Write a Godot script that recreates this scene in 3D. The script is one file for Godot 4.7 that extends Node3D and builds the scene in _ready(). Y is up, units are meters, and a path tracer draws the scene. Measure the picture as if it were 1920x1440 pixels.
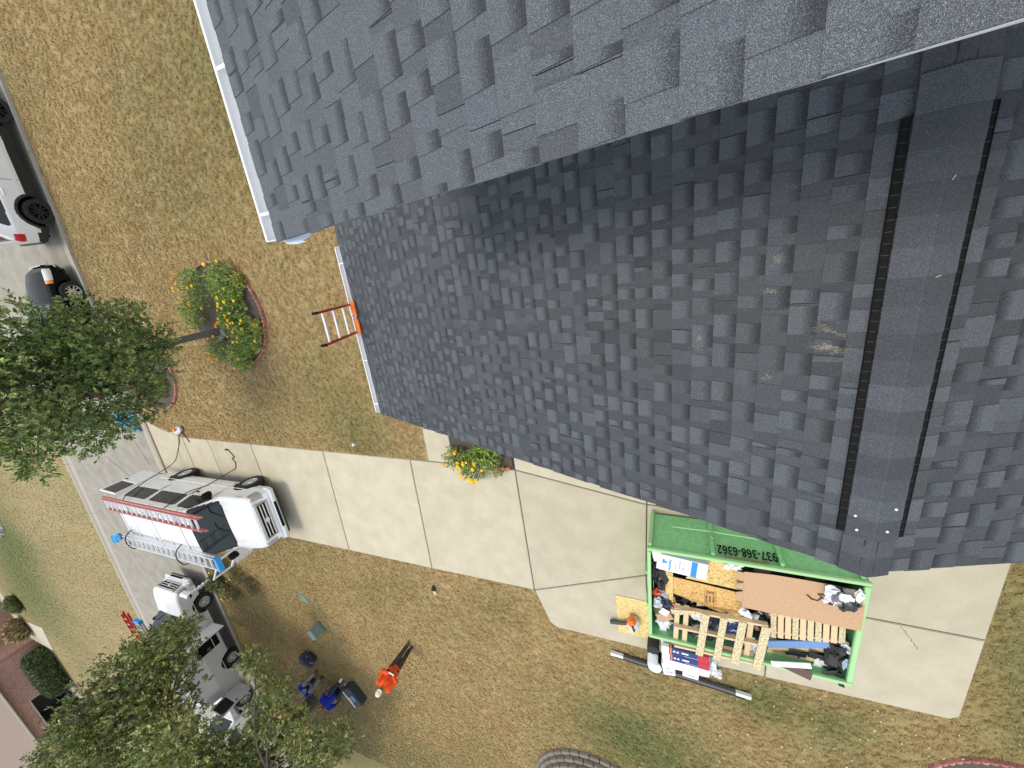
extends Node3D
# A house lot seen from the upper roof: camera 7.4 m above the ground at the origin.
# +X runs along the street, -Z points from the house to the street, y is up.

var rng := RandomNumberGenerator.new()
var taken := {}
var M := {}

# ---------------------------------------------------------------- mesh collector
class MB:
	var v := PackedVector3Array()
	var n := PackedVector3Array()
	var c := PackedColorArray()
	var uv := PackedVector2Array()
	var col := Color(1, 1, 1)
	var xf := Transform3D.IDENTITY
	func vert(p, nn, t):
		v.append(xf * p); n.append((xf.basis * nn).normalized()); c.append(col); uv.append(t)
	func tri(a, b, d):
		var nn = (b - a).cross(d - a)
		if nn.length_squared() < 1e-16: return
		nn = nn.normalized()
		vert(a, nn, Vector2.ZERO); vert(d, nn, Vector2.ZERO); vert(b, nn, Vector2.ZERO)
	func quad(a, b, d, e):
		tri(a, b, d); tri(a, d, e)
	func quaduv(a, b, d, e, ua, ub, ud, ue):
		var nn = (b - a).cross(e - a).normalized()
		vert(a, nn, ua); vert(d, nn, ud); vert(b, nn, ub)
		vert(a, nn, ua); vert(e, nn, ue); vert(d, nn, ud)
	# chamfered box
	func box(ce, size, ch = 0.0, b = Basis.IDENTITY):
		var h = size * 0.5
		if ch <= 0.0:
			var q = []
			for i in 8: q.append(ce + b * Vector3(h.x * (1 if i & 1 else -1), h.y * (1 if i & 2 else -1), h.z * (1 if i & 4 else -1)))
			quad(q[4], q[5], q[7], q[6]); quad(q[1], q[0], q[2], q[3]); quad(q[5], q[1], q[3], q[7])
			quad(q[0], q[4], q[6], q[2]); quad(q[6], q[7], q[3], q[2]); quad(q[0], q[1], q[5], q[4])
			return
		ch = min(ch, min(h.x, min(h.y, h.z)) * 0.95)
		var k = Vector3(h.x - ch, h.y - ch, h.z - ch)
		for ax in 3:
			for s in [-1.0, 1.0]:
				var u = (ax + 1) % 3; var w = (ax + 2) % 3
				var pts = []
				for st in [[-1, -1], [1, -1], [1, 1], [-1, 1]]:
					var p = Vector3.ZERO
					p[ax] = h[ax] * s; p[u] = k[u] * st[0]; p[w] = k[w] * st[1]
					pts.append(ce + b * p)
				if s > 0: quad(pts[0], pts[1], pts[2], pts[3])
				else: quad(pts[3], pts[2], pts[1], pts[0])
		for ax in 3:
			var u = (ax + 1) % 3; var w = (ax + 2) % 3
			for su in [-1.0, 1.0]:
				for sw in [-1.0, 1.0]:
					var p1 = Vector3.ZERO; var p2 = Vector3.ZERO
					p1[u] = h[u] * su; p1[w] = k[w] * sw
					p2[u] = k[u] * su; p2[w] = h[w] * sw
					var d = Vector3.ZERO; d[ax] = k[ax]
					var a1 = ce + b * (p1 - d); var a2 = ce + b * (p1 + d); var b1 = ce + b * (p2 - d); var b2 = ce + b * (p2 + d)
					if su * sw > 0: quad(a1, b1, b2, a2)
					else: quad(a1, a2, b2, b1)
		for sx in [-1.0, 1.0]:
			for sy in [-1.0, 1.0]:
				for sz in [-1.0, 1.0]:
					var a = ce + b * Vector3(h.x * sx, k.y * sy, k.z * sz)
					var d = ce + b * Vector3(k.x * sx, h.y * sy, k.z * sz)
					var e = ce + b * Vector3(k.x * sx, k.y * sy, h.z * sz)
					if sx * sy * sz > 0: tri(a, d, e)
					else: tri(a, e, d)
	func tube(path, rad, sides = 8, caps = true, flat = 1.0):
		var rings = []; var cnt = path.size()
		var up = Vector3.UP
		var d0 = (path[1] - path[0]).normalized()
		if abs(d0.y) > 0.9: up = Vector3.RIGHT
		var side = d0.cross(up).normalized()
		for i in cnt:
			var d = (path[min(i + 1, cnt - 1)] - path[max(i - 1, 0)]).normalized()
			side = (side - d * side.dot(d)).normalized()
			var up2 = side.cross(d)
			var r = rad[i] if rad is Array else rad
			var ring = []
			for j in sides:
				var a = TAU * j / sides
				var o = side * cos(a) + up2 * sin(a) * flat
				ring.append([path[i] + o * r, o])
			rings.append(ring)
		for i in cnt - 1:
			for j in sides:
				var k = (j + 1) % sides
				var a = rings[i][j]; var b = rings[i][k]; var d = rings[i + 1][k]; var e = rings[i + 1][j]
				vert(a[0], a[1], Vector2.ZERO); vert(b[0], b[1], Vector2.ZERO); vert(d[0], d[1], Vector2.ZERO)
				vert(a[0], a[1], Vector2.ZERO); vert(d[0], d[1], Vector2.ZERO); vert(e[0], e[1], Vector2.ZERO)
		if caps:
			for j in sides:
				var k = (j + 1) % sides
				tri(path[0], rings[0][j][0], rings[0][k][0])
				tri(path[cnt - 1], rings[cnt - 1][k][0], rings[cnt - 1][j][0])
	# profile: array of Vector2(radius, height), turned about local Y
	func lathe(prof, sides = 16, t = Transform3D.IDENTITY):
		for i in prof.size() - 1:
			var p = prof[i]; var q = prof[i + 1]
			var nn = Vector2(q.y - p.y, p.x - q.x)
			if nn.length() < 1e-7: continue
			nn = nn.normalized()
			for j in sides:
				var a = TAU * j / sides; var b = TAU * (j + 1) / sides
				var ca = Vector3(cos(a), 0, sin(a)); var cb = Vector3(cos(b), 0, sin(b))
				var na = t.basis * (ca * nn.x + Vector3(0, nn.y, 0)); var nb = t.basis * (cb * nn.x + Vector3(0, nn.y, 0))
				var p1 = t * (ca * p.x + Vector3(0, p.y, 0)); var p2 = t * (cb * p.x + Vector3(0, p.y, 0))
				var p3 = t * (cb * q.x + Vector3(0, q.y, 0)); var p4 = t * (ca * q.x + Vector3(0, q.y, 0))
				vert(p1, na, Vector2.ZERO); vert(p2, nb, Vector2.ZERO); vert(p3, nb, Vector2.ZERO)
				vert(p1, na, Vector2.ZERO); vert(p3, nb, Vector2.ZERO); vert(p4, na, Vector2.ZERO)
	# polygon in local XZ extruded from y0 to y1
	func prism(poly, y0, y1, t = Transform3D.IDENTITY):
		var pl = PackedVector2Array(poly)
		if not Geometry2D.is_polygon_clockwise(pl): pl.reverse()
		var id = Geometry2D.triangulate_polygon(pl)
		for i in range(0, id.size(), 3):
			var q = []
			for k in 3: q.append(pl[id[i + k]])
			if (q[1] - q[0]).cross(q[2] - q[0]) > 0: q.reverse()
			tri(t * Vector3(q[0].x, y1, q[0].y), t * Vector3(q[1].x, y1, q[1].y), t * Vector3(q[2].x, y1, q[2].y))
			tri(t * Vector3(q[2].x, y0, q[2].y), t * Vector3(q[1].x, y0, q[1].y), t * Vector3(q[0].x, y0, q[0].y))
		var m = pl.size()
		for i in m:
			var a = pl[i]; var b = pl[(i + 1) % m]
			quad(t * Vector3(a.x, y0, a.y), t * Vector3(a.x, y1, a.y), t * Vector3(b.x, y1, b.y), t * Vector3(b.x, y0, b.y))
			# side faces look outward for either winding of t
	# lumpy closed shape, smooth or creased
	func blob(ce, rad, amp, seed_, nu = 14, nv = 9, b = Basis.IDENTITY, freq = 1.6, ymin = -99.0):
		var fn = FastNoiseLite.new(); fn.seed = seed_; fn.frequency = freq; fn.fractal_octaves = 3
		var g = []
		for i in nv + 1:
			var row = []
			var th = PI * i / nv
			for j in nu:
				var ph = TAU * j / nu
				var d = Vector3(sin(th) * cos(ph), cos(th), sin(th) * sin(ph))
				var k = 1.0 + amp * fn.get_noise_3dv(d)
				var p = ce + b * (d * rad * k)
				p.y = max(p.y, ymin)
				row.append(p)
			g.append(row)
		for i in nv:
			for j in nu:
				var k = (j + 1) % nu
				quad(g[i][j], g[i][k], g[i + 1][k], g[i + 1][j])
	func done():
		var a = []; a.resize(Mesh.ARRAY_MAX)
		a[Mesh.ARRAY_VERTEX] = v; a[Mesh.ARRAY_NORMAL] = n; a[Mesh.ARRAY_COLOR] = c; a[Mesh.ARRAY_TEX_UV] = uv
		var m = ArrayMesh.new()
		m.add_surface_from_arrays(Mesh.PRIMITIVE_TRIANGLES, a)
		return m

# ---------------------------------------------------------------- node helpers
func numbered(called):
	var base = called
	if not taken.has(base):
		taken[base] = 0
		return base
	taken[base] += 1
	return "%s_%03d" % [base, taken[base]]

func obj(called, mb, mat, parent):
	var o := MeshInstance3D.new()
	o.mesh = mb.done() if mb is MB else mb
	o.material_override = mat
	o.name = called
	parent.add_child(o, true)
	return o

func thing(called, label, category, at = Vector3.ZERO, turn = 0.0, group = ""):
	var o := Node3D.new()
	o.name = numbered(called)
	add_child(o)
	o.position = at; o.rotation.y = turn
	o.set_meta("label", label); o.set_meta("category", category)
	if group: o.set_meta("group", group)
	return o

func single(called, mb, mat, label, category, group = ""):
	var o = obj(numbered(called), mb, mat, self)
	o.set_meta("label", label); o.set_meta("category", category)
	if group: o.set_meta("group", group)
	return o

func struct(called, mb, mat):
	var o = obj(numbered(called), mb, mat, self)
	o.set_meta("kind", "structure")
	return o

func V(x, y, z): return Vector3(x, y, z)
func L(r, g, b): return Color(r, g, b).linear_to_srgb()
func rf(a, b): return rng.randf_range(a, b)

func lerp_table(t, x):
	if x <= t[0][0]: return t[0][1]
	for i in t.size() - 1:
		if x <= t[i + 1][0]:
			return lerp(float(t[i][1]), float(t[i + 1][1]), (x - t[i][0]) / (t[i + 1][0] - t[i][0]))
	return t[t.size() - 1][1]

# ---------------------------------------------------------------- materials
func mat(r, g, b, rough = 0.8, metal = 0.0, vcol = false):
	var m := StandardMaterial3D.new()
	m.albedo_color = L(r, g, b); m.roughness = rough; m.metallic = metal
	m.vertex_color_use_as_albedo = vcol
	return m

func noise_tex(freq, lo, hi, seed_, size = 512, oct = 4, ntype = FastNoiseLite.TYPE_SIMPLEX_SMOOTH):
	var fn := FastNoiseLite.new()
	fn.seed = seed_; fn.frequency = freq; fn.fractal_octaves = oct; fn.noise_type = ntype
	var img := fn.get_seamless_image(size, size)
	img.convert(Image.FORMAT_RGB8)
	var d = img.get_data()
	var out := PackedByteArray(); out.resize(d.size())
	for i in range(0, d.size(), 3):
		var t = d[i] / 255.0
		for k in 3: out[i + k] = clampi(int(255.0 * lerp(lo[k], hi[k], t)), 0, 255)
	return ImageTexture.create_from_image(Image.create_from_data(size, size, false, Image.FORMAT_RGB8, out))

func grain_tex(lo, hi, seed_, grain, pits, freq = 0.006):
	# broad stains with a fine grain and a few dark pits
	var size = 1024
	var fn := FastNoiseLite.new()
	fn.seed = seed_; fn.frequency = freq; fn.fractal_octaves = 6; fn.fractal_gain = 0.6; fn.noise_type = FastNoiseLite.TYPE_SIMPLEX_SMOOTH
	var img := fn.get_seamless_image(size, size)
	img.convert(Image.FORMAT_L8)
	var d = img.get_data()
	var r := RandomNumberGenerator.new(); r.seed = seed_
	var out := PackedByteArray(); out.resize(size * size * 3)
	for i in size * size:
		var t = d[i] / 255.0 + (r.randf() - 0.5) * grain * 2.0
		var k = 1.0
		if pits > 0.0 and r.randf() < pits: k = 0.75
		for e in 3: out[i * 3 + e] = clampi(int(255.0 * k * lerp(lo[e], hi[e], t)), 0, 255)
	return ImageTexture.create_from_image(Image.create_from_data(size, size, false, Image.FORMAT_RGB8, out))

func tri_mat(tex, metres, rough = 0.9, tint = Color(1, 1, 1), vcol = false):
	var m := StandardMaterial3D.new()
	m.albedo_texture = tex; m.albedo_color = tint; m.roughness = rough
	m.uv1_triplanar = true; m.uv1_world_triplanar = true
	m.uv1_scale = Vector3.ONE / metres
	m.vertex_color_use_as_albedo = vcol
	return m

func s3(r, g, b):
	var c = L(r, g, b)
	return [c.r, c.g, c.b]

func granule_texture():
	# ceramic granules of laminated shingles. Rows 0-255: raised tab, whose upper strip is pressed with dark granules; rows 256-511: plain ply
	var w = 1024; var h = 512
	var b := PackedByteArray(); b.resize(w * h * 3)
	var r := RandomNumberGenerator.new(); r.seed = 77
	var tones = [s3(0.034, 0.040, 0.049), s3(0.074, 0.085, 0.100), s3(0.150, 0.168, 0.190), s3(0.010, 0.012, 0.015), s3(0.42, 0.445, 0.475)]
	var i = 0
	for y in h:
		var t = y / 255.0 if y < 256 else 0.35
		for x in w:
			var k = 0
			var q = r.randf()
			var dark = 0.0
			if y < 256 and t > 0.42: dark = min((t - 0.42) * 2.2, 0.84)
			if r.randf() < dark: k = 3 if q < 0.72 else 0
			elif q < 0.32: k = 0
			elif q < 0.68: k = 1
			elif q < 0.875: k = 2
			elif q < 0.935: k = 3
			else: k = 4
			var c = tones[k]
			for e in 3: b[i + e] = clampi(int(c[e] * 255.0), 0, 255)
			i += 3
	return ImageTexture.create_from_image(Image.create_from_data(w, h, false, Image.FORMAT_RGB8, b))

func build_materials():
	M.shingle = StandardMaterial3D.new()
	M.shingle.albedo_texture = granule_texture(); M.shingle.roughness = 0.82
	M.shingle.vertex_color_use_as_albedo = true
	M.white_metal = mat(0.74, 0.75, 0.76, 0.4)
	M.paint = mat(0.76, 0.77, 0.78, 0.24); M.paint.clearcoat_enabled = true; M.paint.clearcoat = 0.6; M.paint.clearcoat_roughness = 0.05
	M.black_paint = mat(0.008, 0.009, 0.01, 0.15); M.black_paint.metallic_specular = 0.16
	M.black = mat(0.012, 0.012, 0.013, 0.8); M.black.metallic_specular = 0.2
	M.black_gloss = mat(0.01, 0.01, 0.011, 0.25)
	M.rubber = mat(0.018, 0.018, 0.019, 0.85)
	M.cladding = mat(0.022, 0.023, 0.024, 0.6)
	M.glass = mat(0.012, 0.02, 0.02, 0.05); M.glass.metallic_specular = 0.5
	M.tint_glass = mat(0.01, 0.01, 0.01, 0.05)
	M.chrome = mat(0.75, 0.76, 0.78, 0.14, 1.0)
	M.alu = mat(0.72, 0.73, 0.74, 0.38, 0.85)
	M.steel = mat(0.42, 0.43, 0.45, 0.4, 0.8)
	M.lamp = mat(0.36, 0.37, 0.37, 0.1); M.amber = mat(0.7, 0.22, 0.03, 0.2); M.red_lamp = mat(0.5, 0.02, 0.02, 0.15)
	M.head_lens = mat(0.62, 0.63, 0.62, 0.1)
	M.vcol = mat(1, 1, 1, 0.8, 0.0, true)
	M.vcol_gloss = mat(1, 1, 1, 0.35, 0.0, true)
	M.cord = mat(0.012, 0.012, 0.012, 0.6)
	M.concrete = tri_mat(grain_tex(s3(0.42, 0.377, 0.288), s3(0.515, 0.468, 0.372), 11, 0.22, 0.008), 5.3, 0.92)
	M.concrete_fine = tri_mat(noise_tex(0.12, s3(0.34, 0.315, 0.265), s3(0.47, 0.44, 0.38), 12, 512, 5), 0.6, 0.92)
	M.road = tri_mat(grain_tex(s3(0.23, 0.21, 0.175), s3(0.345, 0.32, 0.27), 13, 0.16, 0.01), 6.1, 0.93)
	M.kerb = tri_mat(noise_tex(0.05, s3(0.31, 0.285, 0.235), s3(0.44, 0.405, 0.34), 14, 512, 5), 1.1, 0.92)
	M.crack = mat(0.06, 0.055, 0.05, 0.95)
	M.soil = tri_mat(noise_tex(0.11, s3(0.04, 0.032, 0.024), s3(0.15, 0.12, 0.09), 16, 512, 5), 0.5, 0.95)
	M.lawn = tri_mat(grain_tex([0.78, 0.78, 0.77], [1.0, 1.0, 1.0], 17, 0.25, 0.0, 0.03), 9.0, 0.95, Color(1, 1, 1), true)
	M.grass = mat(1, 1, 1, 0.85, 0.0, true)
	M.leaf = mat(1, 1, 1, 0.45, 0.0, true); M.leaf.backlight_enabled = true; M.leaf.backlight = Color(0.12, 0.16, 0.05)
	M.bark = tri_mat(noise_tex(0.07, s3(0.07, 0.062, 0.05), s3(0.24, 0.22, 0.185), 18, 512, 5), 0.35, 0.95)
	M.bark_dark = tri_mat(noise_tex(0.07, s3(0.045, 0.036, 0.026), s3(0.14, 0.115, 0.085), 19, 512, 5), 0.4, 0.95)
	M.siding = mat(0.55, 0.54, 0.50, 0.6)
	M.green_paint = tri_mat(scuffed_tex(noise_tex(0.02, s3(0.18, 0.50, 0.21), s3(0.27, 0.63, 0.31), 20, 1024, 5)), 2.3, 0.5)
	M.green_worn = tri_mat(noise_tex(0.13, s3(0.20, 0.42, 0.17), s3(0.50, 0.78, 0.42), 21, 512, 5), 0.45, 0.55)
	M.wood = tri_mat(noise_tex(0.05, s3(0.50, 0.37, 0.20), s3(0.80, 0.66, 0.43), 22, 512, 5), 0.5, 0.85)
	M.wood_mould = tri_mat(noise_tex(0.022, s3(0.30, 0.25, 0.15), s3(0.90, 0.76, 0.49), 23, 512, 5), 0.55, 0.85)
	M.cardboard = tri_mat(noise_tex(0.03, s3(0.44, 0.275, 0.165), s3(0.53, 0.345, 0.215), 24, 512, 4), 0.9, 0.9)
	M.brick_red = mat(1, 1, 1, 0.9, 0.0, true)

func scuffed_tex(tex):
	# scratches, rust runs and chips in the dumpster's paint
	var img: Image = tex.get_image()
	var r := RandomNumberGenerator.new(); r.seed = 66
	for i in 90:
		var p = Vector2(r.randf() * 1000, r.randf() * 1000)
		var a = r.randfn() * 0.25 + (PI / 2 if r.randf() < 0.4 else 0.0)
		var c = [Color(0.10, 0.12, 0.09), Color(0.36, 0.22, 0.12), Color(0.62, 0.86, 0.60), Color(0.20, 0.34, 0.18)][r.randi() % 4]
		for k in r.randi_range(4, 60):
			p += Vector2(cos(a), sin(a)) * 1.5; a += r.randfn() * 0.06
			img.fill_rect(Rect2i(int(p.x), int(p.y), r.randi_range(1, 3), r.randi_range(1, 2)).intersection(Rect2i(0, 0, 1024, 1024)), c)
	return ImageTexture.create_from_image(img)

func texture_osb(seed_, pale):
	var n = 512
	var img := Image.create(n, n, false, Image.FORMAT_RGB8)
	var b = Color(0.84, 0.70, 0.48) if not pale else Color(0.87, 0.77, 0.55)
	img.fill(b)
	var r := RandomNumberGenerator.new(); r.seed = seed_
	for i in 2600:
		var c = b * r.randf_range(0.72, 1.16)
		c.b *= r.randf_range(0.75, 1.1)
		if r.randf() < 0.07: c = Color(0.42, 0.25, 0.12)
		c.a = 1.0
		var p = Vector2(r.randf() * n, r.randf() * n)
		var a = r.randf_range(0, PI)
		var d = Vector2(cos(a), sin(a))
		var ln = r.randi_range(12, 46); var wd = r.randi_range(2, 7)
		for k in ln:
			var q = p + d * k
			img.fill_rect(Rect2i(int(q.x) % n, int(abs(q.y)) % n, wd, 2), c)
	return ImageTexture.create_from_image(img)

func texture_brick():
	# far brickwork, each brick under 4 pixels in the picture
	var w = 256; var h = 256
	var img := Image.create(w, h, false, Image.FORMAT_RGB8)
	img.fill(Color(0.70, 0.61, 0.55))
	var r := RandomNumberGenerator.new(); r.seed = 5
	for row in 16:
		for k in range(-1, 8):
			var x = k * 32 + (16 if row % 2 else 0)
			var t = r.randf_range(0.85, 1.12)
			img.fill_rect(Rect2i(x + 2, row * 16 + 2, 28, 12).intersection(Rect2i(0, 0, w, h)), Color(0.62 * t, 0.44 * t, 0.39 * t))
			if x + 32 > w: img.fill_rect(Rect2i(0, row * 16 + 2, x + 30 - w, 12), Color(0.62 * t, 0.44 * t, 0.39 * t))
	return ImageTexture.create_from_image(img)

func _ready():
	rng.seed = 20240917
	setup_view()
	build_materials()
	build_ground()
	build_house()
	build_dumpster()
	build_site_items()
	build_vehicles()
	build_beds()
	build_trees()
	build_people()
	build_far_side()
	build_grass()

func setup_view():
	var cam := Camera3D.new()
	cam.name = "camera"
	cam.fov = 89.556
	cam.near = 0.05; cam.far = 600.0
	cam.transform = Transform3D(Basis(V(-0.12464659, -0.36871998, 0.92114538), V(0.94373034, -0.33068305, -0.0046645), V(0.30632705, 0.86873143, 0.38919075)), V(0, 7.4, 0))
	add_child(cam)
	cam.current = true
	var env := Environment.new()
	env.background_mode = Environment.BG_SKY
	var sm := ProceduralSkyMaterial.new()
	sm.sky_top_color = Color(0.84, 0.88, 0.94)
	sm.sky_horizon_color = Color(0.88, 0.90, 0.92)
	sm.sky_curve = 0.3
	sm.ground_horizon_color = Color(0.5, 0.5, 0.48); sm.ground_bottom_color = Color(0.3, 0.28, 0.25)
	sm.sun_angle_max = 0.0
	sm.energy_multiplier = 1.0
	var sky := Sky.new(); sky.sky_material = sm
	env.sky = sky
	env.tonemap_mode = Environment.TONE_MAPPER_LINEAR
	env.tonemap_exposure = 1.5
	env.sdfgi_enabled = true; env.ssao_enabled = true; env.ssil_enabled = true
	var we := WorldEnvironment.new(); we.name = "world_environment"; we.environment = env
	add_child(we)
	var sun := DirectionalLight3D.new()
	sun.name = "sun"
	sun.light_color = Color(1.0, 0.965, 0.90)
	sun.light_energy = 0.5
	sun.light_angular_distance = 22.0
	sun.shadow_enabled = true
	add_child(sun)
	sun.look_at_from_position(V(0, 0, 0), V(-0.15, -1.0, 0.22), V(0, 0, 1))

# ---------------------------------------------------------------- ground
const FAR_K := 0.13
func near_kerb(x): return -19.0 + 0.05 * x + 0.05 * max(x - 2.0, 0.0)
func far_kerb(x): return -27.3 + 0.14 * x if x > -18.0 else -29.82 - 0.02 * (-18.0 - x)

var green_noise := FastNoiseLite.new()
var green_fine := FastNoiseLite.new()
var GREENS = [
	# x, z, radius, strength: patches of green turf seen in the photograph
	[-14.2, 0.0, 2.2, 0.75], [-13.0, -1.5, 1.6, 0.5], [-10.2, 1.8, 0.8, 0.7], [-10.2, 3.2, 0.9, 0.55], [-8.5, 6.8, 2.2, 0.9], [-5.5, 7.5, 2.5, 0.9], [-12.5, 4.5, 2.0, 0.5],
	[-9.6, -8.0, 0.8, 0.2], [-17.5, -13.0, 3.0, 0.25], [-15.0, -18.0, 3.0, 0.25], [-20.0, -9.0, 4.0, 0.3], [-22.0, -14.0, 4.0, 0.3],
	[-4.3, -8.0, 1.4, 0.45], [-4.2, -12.5, 1.3, 0.35], [-2.5, -8.5, 1.6, 0.3], [4.0, -9.0, 2.0, 0.35], [2.8, -12.0, 1.5, 0.25], [5.5, -12.0, 3.0, 0.3],
	[-18.0, -47.0, 6.0, 0.75], [-22.0, -51.0, 5.0, 0.6], [-14.0, -45.0, 4.0, 0.6], [-30.0, -46.0, 4.0, 0.3], [-10.4, -9.5, 1.0, 0.25], [-9.4, -4.8, 0.7, 0.35], [-10.6, -0.6, 0.8, 0.35]]

func lawn_color(x, z):
	var n1 = green_noise.get_noise_2d(x, z)
	var n2 = green_fine.get_noise_2d(x, z)
	var g = 0.10 + 0.24 * n1 + 0.20 * n2
	for p in GREENS:
		var d = Vector2(x - p[0], z - p[1]).length() / p[2]
		if d < 2.0: g += p[3] * exp(-d * d * 1.3)
	g = clamp(g, 0.0, 1.0)
	var straw = Color(0.385, 0.262, 0.112)
	var pale = Color(0.48, 0.35, 0.17)
	var green = Color(0.135, 0.155, 0.042)
	if z < -27.0: straw = Color(0.355, 0.27, 0.12); pale = Color(0.45, 0.36, 0.185)
	var b = straw.lerp(pale, clamp(0.5 + 1.1 * n2, 0, 1))
	return b.lerp(green, g)

func in_poly(p, poly): return Geometry2D.is_point_in_polygon(p, poly)
var DRIVE := PackedVector2Array([Vector2(-4.2, -19.2), Vector2(-4.5, -18.2), Vector2(-4.77, -16.9), Vector2(-4.77, -5.97), Vector2(-3.8, -5.97), Vector2(-2.0, -5.97), Vector2(-2.0, 4.97), Vector2(-9.33, 4.97), Vector2(-9.55, -1.5), Vector2(-9.58, -2.95), Vector2(-8.46, -3.45), Vector2(-8.56, -16.9), Vector2(-8.9, -18.2), Vector2(-9.3, -19.4)])
var FAR_PAVED = [PackedVector2Array([Vector2(-34.9, -58), Vector2(-40.4, -58), Vector2(-40.0, -31.5), Vector2(-35.3, -31.5)]), PackedVector2Array([Vector2(-26.0, -52.2), Vector2(-29.2, -53.4), Vector2(-29.4, -58.6), Vector2(-23.2, -61.0), Vector2(-22.6, -58.6), Vector2(-26.6, -57.0)]), PackedVector2Array([Vector2(-29.4, -53.6), Vector2(-34.4, -53.6), Vector2(-34.6, -58), Vector2(-29.6, -58)])]
func is_lawn(x, z):
	if in_poly(Vector2(x, z), DRIVE): return false
	if z > near_kerb(x) - 0.02 and x > -2.3 and z > -4.3: return false
	if z < near_kerb(x) and z > far_kerb(x) - 0.05: return false
	if z < -50.0 and (in_poly(Vector2(x, z), FAR_PAVED[0]) or in_poly(Vector2(x, z), FAR_PAVED[1]) or in_poly(Vector2(x, z), FAR_PAVED[2])): return false
	for b in BEDS:
		if in_poly(Vector2(x, z), b): return false
	return true

func sheet(poly, y, thick):
	var m = MB.new()
	m.prism(poly, y - thick, y)
	return m

func slab(mb, pts, y0, y1, ch):
	# polygon slab with a chamfered upper edge
	var pl = PackedVector2Array(pts)
	var inn = Geometry2D.offset_polygon(pl, -ch)[0]
	mb.prism(pl, y0, y1 - ch)
	mb.prism(inn, y1 - ch, y1)

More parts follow.
